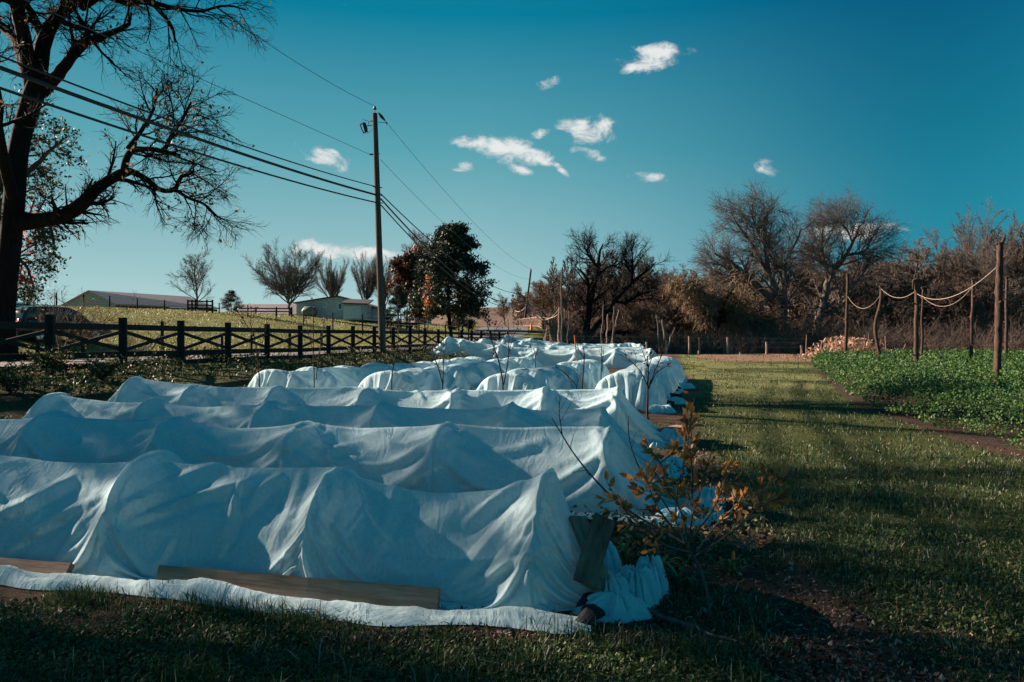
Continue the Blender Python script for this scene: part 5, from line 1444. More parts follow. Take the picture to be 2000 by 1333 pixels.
def build_buildings():
    # gabled house: front plane at Y
    Y = 95.; q = lambda px, py: P3(px, py, Y)
    L, R, C = q(579, 593), q(728, 601), q(660, 580)
    zb = gz(L[0], Y)-.6
    root = empty('gabled_house', (C[0], Y, zb), 'low pale house with its gable end facing the field and a lean-to shed', 'house'); loc = np.array(root.location)
    mb = MB(); prism(mb, [(L[0], zb), (R[0], zb), (R[0], R[2]), (C[0], C[2]), (L[0], L[2])], Y, Y+14)
    mb.build('wall', M['siding'], root, loc, smooth_=False)
    mb = MB()
    for a, b in ((L, C), (C, R)):
        d = norm(b-a); o = np.array([0, 0, .10]); ea = a-d*(.35 if a is L else 0); eb = b+d*(.35 if b is R else 0)
        V = np.array([ea+[0, -.3, .02], eb+[0, -.3, .02], eb+[0, 14.3, .02], ea+[0, 14.3, .02]]); V = np.concatenate([V, V+[0, 0, .14]])
        mb.add(V, BOXF)
    rf = mb.build('roof', M['dark_roof'], root, loc, smooth_=False)
    mb = MB(); v = q(643, 572); box(mb, (v[0], Y+4, C[2]+.1), (.25, .25, .9)); box(mb, (v[0], Y+4, C[2]+.58), (.4, .4, .08)); ch = mb.build('chimney', M['dark_roof'], rf, smooth_=False); 
    def window(x0, x1, y0, y1):
        a = q(x0, y1); b = q(x1, y0); c = (a+b)/2; w = b[0]-a[0]; h = b[2]-a[2]
        mb = MB()
        for dx in (-1, 1): box(mb, (c[0]+dx*w/2, Y-.03, c[2]), (.10, .08, h+.1))
        for dz in (-1, 1): box(mb, (c[0], Y-.035, c[2]+dz*h/2), (w-.1, .08, .10))
        f = mb.build('window', M['trim'], root, loc, smooth_=False)
        mb = MB(); box(mb, (c[0], Y-.02, c[2]), (w-.1, .03, h-.1)); mb.v[0] -= loc; 
        g = mb.build('pane', M['glass'], f, (0, 0, 0), smooth_=False)
    window(660.5, 668, 593, 604.5); window(633, 636.5, 591, 600.5)
    # utility tank and meter
    mb = MB(); c = q(608, 611); tubes(mb, np.array([[c[0]-.9, Y-.8, c[2]+.1], [c[0]-.6, Y-.8, c[2]+.1], [c[0]+.6, Y-.8, c[2]+.1], [c[0]+.9, Y-.8, c[2]+.1]]), np.array([.2, .62, .62, .2]), 14, cap=True)
    for dx in (-.5, .5): box(mb, (c[0]+dx, Y-.8, c[2]-.75), (.12, .9, .7))
    mb.build('tank', M['siding_dark'], root, loc)
    # lean-to shed
    a, b = q(682, 619), q(720, 598); sx = b[0]-a[0]
    mb = MB(); prism(mb, [(a[0], zb), (a[0]+sx+.4, zb), (a[0]+sx+.4, b[2]+.0), (a[0], b[2]+.12)], Y-3.2, Y-.02); mb.build('shed_wall', M['siding'], root, loc, smooth_=False)
    mb = MB(); box(mb, (a[0]+sx*.46, Y-3.24, (zb+b[2])/2+.05), (sx*.84, .06, b[2]-zb-.3)); mb.build('shed_door', M['shed_door'], root, loc, smooth_=False)
    mb = MB(); V = np.array([[a[0]-.25, Y-3.5, b[2]+.13], [a[0]+sx+.6, Y-3.5, b[2]+.02], [a[0]+sx+.6, Y-.05, b[2]+.62], [a[0]-.25, Y-.05, b[2]+.73]]); mb.add(np.concatenate([V, V+[0, 0, .12]]), BOXF); mb.build('shed_roof', M['dark_roof'], root, loc, smooth_=False)
    # long barn
    A = P3(172, 569.5, 110); Bq = P3(368, 581, 127); E1 = P3(226, 596, 108.5); E2 = P3(427, 603, 124.5)
    Bq[2] = A[2]; E2[2] = E1[2]
    root = empty('long_barn', (A[0], A[1], gz(A[0], A[1])), 'long low barn with a plain pinkish-grey metal roof behind the crest', 'barn'); loc = np.array(root.location)
    w = E1-A; O1 = A-w*[1, 1, 0]+w*[0, 0, 1]; O2 = Bq-w*[1, 1, 0]+w*[0, 0, 1]; O1[2] = E1[2]; O2[2] = E1[2]
    mb = MB()
    for (p, r, s, t) in ((A, Bq, E1, E2), (A, Bq, O1, O2)):
        V = np.array([p, s, t, r]); V2 = V+[0, 0, .16]; mb.add(np.concatenate([V, V2]), BOXF)
    mb.build('roof', M['barn_roof'], root, loc, smooth_=False)
    zb = gz(A[0], A[1])-1.5
    mb = MB(); gi = .3
    ax = norm(Bq-A)*.4
    G = [O1*.97+A*.03+ax, A+ax-[0, 0, .05], E1*.97+A*.03+ax]
    V = np.array([G[0]*[1, 1, 0]+[0, 0, zb], G[2]*[1, 1, 0]+[0, 0, zb], G[2], G[0], G[1]]); mb.add(V, np.array([[0, 1, 2, 3]])); mb.add(V, np.array([[3, 2, 4]]))
    mb.build('gable_wall', M['barn_wall'], root, loc, smooth_=False)
    mb = MB(); s = E1*.96+A*.04; t = E2*.96+Bq*.04
    V = np.array([s*[1, 1, 0]+[0, 0, zb], t*[1, 1, 0]+[0, 0, zb], t-[0, 0, .1], s-[0, 0, .1]]); mb.add(V, np.array([[0, 1, 2, 3]])); mb.build('open_side_shade', M['dark_in'], root, loc, smooth_=False)  # dark sheet, shade of the open side under the eave put into its colour
    for k in range(9):
        f = (.27+.045*k) if k < 5 else (.58+.05*(k-5)); c = s*(1-f)+t*f; mb = MB(); box(mb, (c[0]+.15, c[1]-.25, c[2]-1.0), (.9, .1, 1.0), rz=1.2); mb.build('panel', M['trim'], root, loc, smooth_=False)
    # silo
    X, Y = P3(822, 480, 140)[0], 140.; z = gz(X, Y); zt = CAMZ-(493-HY)*Y/F; r = 21*Y/F
    root = empty('silo', (X, Y, z), 'round grey silo with a ribbed dome rising behind the dark pines', 'silo'); loc = np.array(root.location)
    mb = MB(); tubes(mb, np.array([[X, Y, z-1], [X, Y, (z+zt)/2], [X, Y, zt]]), np.full(3, r*.97), 40); mb.build('wall', M['silo'], root, loc)
    mb = MB(); a = np.linspace(0, PI/2*.98, 9); tubes(mb, np.stack([X+0*a, Y+0*a, zt+np.sin(a)*r*1.0], 1), r*np.cos(a), 40); 
    dm = mb.build('dome', M['silo'], root, loc)
    mb = MB()
    for k in range(20):
        b = k*2*PI/20; p = np.stack([X+np.cos(a)*(r+.02)*math.cos(b), Y+np.cos(a)*(r+.02)*math.sin(b), zt+np.sin(a)*(r+.02)], 1); tubes(mb, p, np.full(9, .035), 4)
    mb.v = [v-loc for v in mb.v]; mb.build('rib', M['dark_roof'], dm, (0, 0, 0))
    # far low building on the skyline
    X, Y = P3(520, 600, 150)[0], 150.; z = gz(X, Y)
    root = empty('far_barn', (X, Y, z), 'far low barn roof on the skyline left of the gabled house', 'barn'); loc = np.array(root.location)
    zt = CAMZ-(594-HY)*Y/F; x0, x1 = P3(462, 600, 150)[0], P3(590, 600, 150)[0]
    mb = MB(); V = np.array([[x0, Y-4, zt-2], [x1, Y-4, zt-2], [x1-.4, Y+1, zt], [x0+.4, Y+1, zt]]); mb.add(np.concatenate([V-[0, 0, .15], V]), BOXF); V = V*[1, -1, 1]+[0, 2*Y+2, 0]; mb.add(np.concatenate([V-[0, 0, .15], V]), BOXF); mb.build('roof', M['barn_roof'], root, loc, smooth_=False)
    mb = MB(); box(mb, ((x0+x1)/2, Y+1, (z+zt-2)/2-.3), (x1-x0-.8, 8, zt-2-z+.6)); mb.build('wall', M['barn_wall'], root, loc, smooth_=False)
M['siding_dark'] = simple('tank_paint', (.06, .08, .09), (.12, .15, .16), 3, .5, .4, .05)

# ------------------------------------------------------------------ cars
def carpaint(name, c):
    m, nt = newmat(name); b = bsdf(nt, c, .3, .5); b.inputs['Coat Weight'].default_value = .6; b.inputs['Coat Roughness'].default_value = .08; return m
M['car_black'] = carpaint('black_car_paint', (.012, .013, .015)); M['car_green'] = carpaint('pale_green_car_paint', (.16, .24, .22))
M['rubber'] = simple('tyre_rubber', (.01, .01, .01), (.02, .02, .02), 20, .9, .2, .3); M['chrome'] = simple('bright_metal', (.5, .5, .5), (.6, .6, .6), 3, .2, .5, 0, metal=1)
M['lens_red'] = carpaint('red_lens', (.5, .02, .02)); M['lens_white'] = carpaint('clear_lens', (.75, .75, .75)); M['car_glass'] = glassmat('car_glass', (.025, .035, .035))

def car(name, X, Y, yaw, label, paint, suv=True):
    """built along +x (nose at +x)"""
    z = gz(X, Y)
    root = empty(name, (X, Y, z), label, 'car', rz=yaw)
    if suv:
        low = [(-2.28, .45), (-2.32, .75), (-2.28, 1.02), (-.9, 1.08), (.95, 1.05), (1.6, .98), (2.1, .88), (2.3, .68), (2.32, .42)]
        top = [(-2.18, 1.04), (-1.95, 1.52), (-1.6, 1.68), (-.6, 1.73), (.3, 1.68), (.75, 1.45), (1.25, 1.06)]
    else:
        low = [(-2.25, .42), (-2.3, .7), (-2.2, .92), (-1.0, .96), (.9, .95), (1.6, .88), (2.1, .76), (2.28, .55), (2.25, .38)]
        top = [(-1.75, .93), (-1.2, 1.3), (-.7, 1.42), (.0, 1.44), (.5, 1.34), (1.1, .96)]
    def sweep(prof, ws, closed_low):
        # prof: x,z ; width profile ws at each point; close at the sill
        n = len(prof); rows = []
        P = resample([(x, 0, zz) for x, zz in prof], 26)
        base = closed_low
        rings = []
        for x, _, zz in P:
            w = ws(x, zz)
            rings.append([(x, -w, base), (x, -w*1.01, base+(zz-base)*.5), (x, -w*.97, zz-.05), (x, -w*.85, zz), (x, 0, zz+.02), (x, w*.85, zz), (x, w*.97, zz-.05), (x, w*1.01, base+(zz-base)*.5), (x, w, base)])
        V = np.array(rings); k = V.shape[1]; N = V.shape[0]
        i = (np.arange(N-1)*k)[:, None]+np.arange(k)[None]; j = (np.arange(N-1)*k)[:, None]+(np.arange(k)+1)[None] % k
        mb = MB(); mb.add(V.reshape(-1, 3), np.stack([i, j, j+k, i+k], -1).reshape(-1, 4))
        for e in (0, N-1):
            c = V[e].mean(0); mb.add(np.vstack([V[e], c]), np.array([[a, (a+1) % k, k] for a in range(k)]))
        return mb
    mb = sweep(low, lambda x, zz: .92-.10*smooth(np.array((abs(x)-1.7)/.7)), .28); mb.build('body', paint, root)
    mb = sweep(top, lambda x, zz: .86-.22*max(0, zz-1.0), .92); mb.build('cabin', M['car_glass'], root)
    mb = MB()   # roof skin and pillars
    P = [p for p in top if p[1] > (1.48 if suv else 1.25)]
    rp = resample([(x, 0, zz) for x, zz in P], 10); V = np.array([[(x, s*(.86-.22*(zz-1)) *.92, zz+.015), (x, s*.3, zz+.045)] for x, _, zz in rp for s in (1,)])
    rr = np.array([[(x, -w, zz+.012), (x, -w*.5, zz+.04), (x, 0, zz+.05), (x, w*.5, zz+.04), (x, w, zz+.012)] for x, _, zz in rp for w in [(.86-.22*(zz-1))*.95]])
    k = 5; i = (np.arange(9)*k)[:, None]+np.arange(4)[None]; mb.add(rr.reshape(-1, 3), np.stack([i, i+1, i+k+1, i+k], -1).reshape(-1, 4)); mb.build('roof', paint, root)
    for s in (-1, 1):
        mb = MB()
        w1 = .875; 
        for (xa, xb) in ([(-2.1, -1.85), (-1.0, -1.0), (.05, .0), (1.15, .5)] if suv else [(-1.7, -1.1), (-.1, -.1), (1.05, .4)]):
            zt = np.interp(xb, [p[0] for p in top], [p[1] for p in top])
            mb = MB(); beam(mb, (xa, s*w1, .98 if suv else .9), (xb, s*(.875-.22*(zt-1)), zt), .04, .07)
            mb.build('pillar', paint, root, smooth_=False)
    if suv:
        for s in (-1, 1):
            mb = MB(); tubes(mb, np.array([[-1.7, s*.62, 1.74], [-1.5, s*.62, 1.79], [0, s*.62, 1.79], [.2, s*.62, 1.73]]), np.full(4, .02), 6); mb.build('roof_rail', M['chrome'], root)
    for sx in (-1.42, 1.42):
        for s in (-1, 1):
            w = MB(); a = np.array([sx, s*.72, .34]); b = np.array([sx, s*.94, .34]); tubes(w, np.array([a, a+(b-a)*.1, a+(b-a)*.9, b]), np.array([.30, .34, .34, .30]), 24, cap=True); wo = w.build('wheel', M['rubber'], root)
            h = MB(); tubes(h, np.array([b-[0, s*.02, 0], b+[0, s*.012, 0]]), np.array([.21, .19]), 18, cap=True)
            for k in range(5):
                an = k*2*PI/5; beam(h, b+[0, s*.015, 0], b+[math.cos(an)*.19, s*.02, math.sin(an)*.19], .04, .03)
            h.build('rim', M['chrome'], wo)
    for s in (-1, 1):
        mb = MB(); box(mb, (-2.26, s*.74, .98 if suv else .82), (.10, .2, .26)); mb.build('tail_light', M['lens_red'], root)
        mb = MB(); box(mb, (2.2, s*.68, .74), (.16, .34, .14)); mb.build('headlight', M['lens_white'], root)
        mb = MB(); box(mb, (.75, s*1.0, 1.08 if suv else 1.0), (.12, .18, .13)); mb.build('mirror', paint, root)
    mb = MB(); box(mb, (-2.34, 0, .5), (.1, 1.6, .2)); mb.build('bumper', paint, root); mb = MB(); box(mb, (2.33, 0, .45), (.1, 1.6, .2)); mb.build('bumper', paint, root)
    return root

def build_cars():
    Y = 39.5; X = P3(112, 650, Y)[0]
    car('parked_car', X, Y, math.radians(61), 'dark sport-utility car parked behind the black fence and a bare shrub', M['car_black'])
    Y = 41.; X = P3(10, 650, Y)[0]
    car('parked_car', X, Y, math.radians(150), 'pale green car half hidden behind the huge tree trunk', M['car_green'], suv=False)
# ------------------------------------------------------------------ plants
def blades(mb, X, Y, h, w, seed, lean=.5, z=None):
    """bent grass blades: quad + tip triangle"""
    rng = np.random.default_rng(seed); n = len(X)
    z = ground(X, Y) if z is None else z
    a = rng.uniform(0, 2*PI, n); s = np.stack([np.cos(a), np.sin(a), 0*a], 1)*(w/2)[:, None]
    b = rng.uniform(0, 2*PI, n); l = np.abs(rng.normal(0, lean, n))*h
    L = np.stack([np.cos(b)*l, np.sin(b)*l, 0*b], 1)
    o = np.stack([X, Y, z-.004], 1)
    up = np.array([0, 0, 1.])
    m = o+L*.35+up*(h*.6)[:, None]; t = o+L*1.1+up*(h*np.maximum(.15, 1-.35*(l/h)**2))[:, None]
    V = np.stack([o-s, o+s, m-s*.8, m+s*.8, t], 1)
    i = (np.arange(n)*5)[:, None]
    V = V.reshape(-1, 3)
    mb.v.append(V); mb.f.append(i+np.array([[0, 1, 3, 2]])+mb.n); mb.mi.append(0)
    mb.v.append(np.zeros((0, 3))); mb.f.append(i+np.array([[2, 3, 4]])+mb.n); mb.mi.append(0); mb.n += len(V)

def clump_noise(X, Y): return fbm(X*1.6, Y*1.6, 3, 31)

def front_line(X): return 5.12+.226*(.2-X)-.62      # near hem of the first tunnel
def build_ground_cover():
    rng = np.random.default_rng(77)
    def sample(n, p0=690, p1=1430, x0=-150, x1=2150):
        py = rng.uniform(p0, p1, n); Y = CAMZ*F/(py-HY); px = rng.uniform(x0, x1, n); X = (px-1000)*Y/F
        return X, Y
    # grass
    X, Y = sample(330000)
    path = (X > mulch_edge(Y)+.25*(vnoise(Y*1.3, X*.5, 2)-.5)) & (X < bed_left(Y)-.1+.3*(vnoise(Y*1.1, X*.7, 4)-.5)) & (Y < 62)
    frontz = (Y < front_line(X)-.0) & (X < 1.2) & (Y > 2.2)
    garden = (~path) & (X < mulch_edge(Y)) & (Y > 4) & (Y < 30) & (vnoise(X*1.7, Y*1.7, 6) > .66)
    c = clump_noise(X, Y)
    keep = ((path & (rng.random(len(X)) < .25+1.0*c)) | (frontz & (rng.random(len(X)) < .05+1.3*np.clip(c-.25, 0, 1)+.55*(Y < 4.15))) | (garden & (rng.random(len(X)) < .5))) & ~in_tunnel(X, Y, .0)
    X = X[keep]; Y = Y[keep]; c = c[keep]; n = len(X)
    h = rng.uniform(.012, .050, n)*(.45+1.2*c)*(1+Y/22); h *= np.where(rng.random(n) < .025, 1.9, 1)
    w = rng.uniform(.0028, .006, n)*(1+Y/7)
    mb = MB(); blades(mb, X, Y, h, w, 5, .95)
    # coarse tufts
    for k in range(150):
        cx, cy = sample(1); cx, cy = cx[0], cy[0]
        ok = (cy < front_line(cx)-.12 and cx < 1.1) or (cx > mulch_edge(cy)+.0 and cx < bed_left(cy)-.3) or (abs(cx-(mulch_edge(cy)-.9)) < .25)
        if not ok or cy > 14 or in_tunnel(np.array([cx]), np.array([cy]), .1)[0]: continue
        m = rng.integers(25, 70); r = rng.uniform(.03, .10)
        blades(mb, cx+rng.normal(0, r, m), cy+rng.normal(0, r, m), rng.uniform(.06, .17, m), rng.uniform(.004, .008, m), 1000+k, .75)
    # a row of grass lapping over the hem in front
    n = 2600; X = rng.uniform(-3.6, .9, n); Y = front_line(X)-rng.uniform(.18, .42, n)
    k = fbm(X*2.3, X*0, 3, 8) > .42; X = X[k]; Y = Y[k]; n = len(X)
    blades(mb, X, Y, rng.uniform(.04, .13, n), rng.uniform(.004, .007, n), 8, .5)
    o = mb.build('grass', M['grass'], smooth_=False); tag(o, 'short dark grass of the path and foreground with pale dead blades', 'grass', kind='stuff')
    # clover between the grass
    X, Y = sample(90000)
    c = fbm(X*1.1+5, Y*1.1, 3, 61)
    keep = (((X > mulch_edge(Y)) & (X < bed_left(Y)-.2)) | ((Y < front_line(X)-.35) & (X < 1.2))) & (c > .47) & (Y < 40)
    X = X[keep]; Y = Y[keep]; n = len(X)
    C = np.stack([X, Y, ground(X, Y)+rng.uniform(.008, .035, n)*(1+Y/20)], 1)
    mb = MB(); leaves(mb, C, 1, 6) if 0 else None
    s = .016*(1+Y/9)
    lv = MB(); 
    for a in range(3):
        sel = np.arange(n) % 3 == a; leaves(lv, C[sel], s[sel].mean(), 60+a, flat=1, aspect=1.15)
    o = lv.build('clover', M['clover'], smooth_=False); tag(o, 'small clover leaves scattered through the grass', 'clover', kind='stuff')
    # mulch and dead leaves
    X, Y = sample(150000)
    me = mulch_edge(Y)
    zone = (X < me+.25*vnoise(X*3, Y*3, 1)) & (X > me-2.4) & (Y < 30) & ~in_tunnel(X, Y, -.05)
    zone |= (Y < front_line(X)) & (X > -1) & (X < 2.6) & (Y < 5) & (rng.random(len(X)) < .35)
    patch = (np.abs(X-2.4) < 1.4) & (Y < 6.3) & (fbm(X*1.2, Y*1.2, 3, 15) > .42)
    bedge = (X > bed_left(Y)-.35) & (X < bed_left(Y)+.25) & (Y > 9.5) & (Y < 56) | ((Y < 9.8) & (X > 6.3) & (rng.random(len(X)) < .6)) | ((X > 10+.28*(Y-40)) & (Y > 44) & (Y < 64) & (rng.random(len(X)) < .5))
    keep = (zone | patch | bedge) & (rng.random(len(X)) < .25+.9*fbm(X*2, Y*2, 2, 19))
    X = X[keep]; Y = Y[keep]; n = len(X)
    C = np.stack([X, Y, ground(X, Y)+rng.uniform(.0, .014, n)], 1)
    mb = MB()
    for k, s in enumerate((.014, .022, .032, .026)):
        sel = np.arange(n) % 4 == k
        f = (1+Y[sel]/10).mean(); leaves(mb, C[sel], s*f*.8, 90+k, flat=1.6, aspect=(2.8, 2.2, 1.6, 4)[k])
    o = mb.build('mulch', M['chip'], smooth_=False); tag(o, 'wood chips and dead leaves strewn along the edge of the path', 'mulch', kind='stuff')
    # green crop bed
    n = 330000
    Y = 1/rng.uniform(1/58., 1/9.8, n); X = rng.uniform(6, 36, n)
    keep = in_bed(X, Y) & (X < 6+Y*.75)
    X = X[keep]; Y = Y[keep]; n = len(X)
    edge = smooth((X-bed_left(Y))/.5)*smooth((Y-9.5-.15*(X-7))/.7)
    hgt = (.28+.70*fbm(X*1.1, Y*1.1, 4, 41))*(.35+.65*edge)*(.75+.5*vnoise(X*5, Y*5, 42))
    C = np.stack([X, Y, ground(X, Y)+hgt*rng.uniform(.55, 1.0, n)], 1)
    mb = MB()
    for lo, hi in ((0, 14), (14, 19), (19, 26), (26, 36), (36, 60)):
        sel = (Y >= lo) & (Y < hi)
        leaves(mb, C[sel], .026+.0020*(lo+hi)/2, 120+lo, flat=.25, aspect=1.25)
    o = mb.build('crop', M['crop_leaf'], smooth_=False); tag(o, 'dense low bed of bright green leafy crop around the hop poles', 'crop', kind='stuff')
    # litter of dry corn stalks
    n = 5200
    X = P3(1, 1, 52)[0]*0+rng.uniform(17, 28, n); Y = rng.uniform(52, 57, n); k = np.exp(-((X-23.0)/2.0)**2) > rng.random(n)*.9; X = X[k]; Y = Y[k]; n = len(X)
    C = np.stack([X, Y, ground(X, Y)+rng.uniform(0, 1, n)**1.5*1.5*np.exp(-((X-23.0)/2.2)**2)], 1); mb = MB(); leaves(mb, C, .38, 21, aspect=3.2, droop=.4)
    m = 46; xs = rng.normal(23.0, 1.3, m); ys = rng.uniform(53, 56, m); zz = ground(xs, ys); u = np.linspace(0, 1, 3)[None]
    dx = rng.normal(0, .35, m); hh = rng.uniform(.7, 1.7, m)
    tubes(mb, np.stack([xs[:, None]+dx[:, None]*u, ys[:, None]+0*u, zz[:, None]+hh[:, None]*u], -1), np.full((m, 3), .025), 4)
    o = mb.build('corn_litter', M['straw_leaf'], smooth_=False); tag(o, 'heap of dry pinkish corn stalks and leaves behind the crop bed', 'corn stalks', kind='stuff')
    # weeds on the bank in front of and under the black fence
    n = 60000
    Y = rng.uniform(9, 62, n)**1.0; X = Xf(Y)+rng.uniform(-1.2, 5.5, n)
    den = fbm(X*.8, Y*.8, 3, 51); keep = (den > .40+.05*np.clip(X-Xf(Y)-3.2, 0, 3)) & ~in_tunnel(X, Y, .1) & (X > -.72*Y)
    X = X[keep]; Y = Y[keep]; den = den[keep]; n = len(X)
    C = np.stack([X, Y, ground(X, Y)+rng.uniform(.03, 1, n)*(.12+1.6*np.clip(den-.42, 0, 1))*(1-.5*smooth((X-Xf(Y)-3)/2.5))], 1)
    mb = MB(); leaves(mb, C, .075, 22, aspect=1.5); 
    k2 = rng.random(n) < .12; blades(mb, X[k2], Y[k2], rng.uniform(.1, .4, k2.sum()), np.full(k2.sum(), .02), 23, .5)
    o = mb.build('weeds', M['weed_leaf'], smooth_=False); tag(o, 'dark leafy weeds covering the bank along the black fence', 'weeds', kind='stuff')
    # weeds between the near tunnels and in the garden gaps
    n = 26000; py = rng.uniform(700, 1100, n); Y = CAMZ*F/(py-HY); X = rng.uniform(-7, 4, n)
    keep = (X < mulch_edge(Y)-.1) & ~in_tunnel(X, Y, .02) & (vnoise(X*.9, Y*.9, 71) > .5) & (X > Xf(Y)+3)
    X = X[keep]; Y = Y[keep]; n = len(X)
    C = np.stack([X, Y, ground(X, Y)+rng.uniform(.01, .14, n)], 1); mb = MB(); leaves(mb, C, .05, 24, aspect=1.6)
    o = mb.build('garden_weeds', M['weed_leaf'], smooth_=False); tag(o, 'small green weeds growing between the fabric tunnels', 'weeds', kind='stuff')
    # tufts on the pasture
    n = 150000; px = rng.uniform(-30, 960, n); Y = 1/rng.uniform(1/115., 1/26., n); X = (px-1000)*Y/F
    q = X-Xr(Y); keep = (q < -3.6) & (q > -60) & (rng.random(n) < .15+1.3*fbm(X*.5, Y*.25, 3, 81))
    X = X[keep]; Y = Y[keep]; n = len(X)
    mb = MB(); blades(mb, X, Y, rng.uniform(.04, .10, n)*(1+Y/60)*(.4+fbm(X*.4, Y*.3, 2, 82)), rng.uniform(.02, .045, n)*(1+Y/60), 25, .8)
    o = mb.build('pasture_grass', M['dry_grass'], smooth_=False); tag(o, 'yellowish pasture grass covering the hill', 'grass', kind='stuff')

def bigleaves(mb, C, A, size, seed):
    """folded pointed leaves: base C, direction A"""
    rng = np.random.default_rng(seed); n = len(C)
    A = norm(A+rng.normal(0, .45, (n, 3))+np.array([0, 0, -.25])); s = norm(np.cross(A, rng.normal(0, 1, (n, 3)))); u = np.cross(s, A)
    L = (size*rng.uniform(.55, 1.2, n))[:, None]; w = L*.24
    cup = rng.uniform(.05, .35, n)[:, None]*w; bend = rng.uniform(-.2, .25, n)[:, None]*L
    p = lambda t, sd, e: C+A*L*t+s*w*sd+u*(cup*abs(sd)+bend*t*t*e)
    V = np.stack([p(0, 0, 1), p(.3, -.85, 1), p(.33, 0, 1), p(.3, .85, 1), p(.65, -.8, 1), p(.68, 0, 1), p(.65, .8, 1), p(1, 0, 1)], 1).reshape(-1, 3)
    i = (np.arange(n)*8)[:, None]
    b = mb.n
    mb.v.append(V); mb.f.append(b+np.concatenate([i+np.array([[1, 2, 5, 4]]), i+np.array([[2, 3, 6, 5]])])); mb.mi.append(0)
    mb.v.append(np.zeros((0, 3))); mb.f.append(b+np.concatenate([i+np.array([[0, 2, 1]]), i+np.array([[0, 3, 2]]), i+np.array([[4, 5, 7]]), i+np.array([[5, 6, 7]])])); mb.mi.append(0)
    mb.n += len(V)

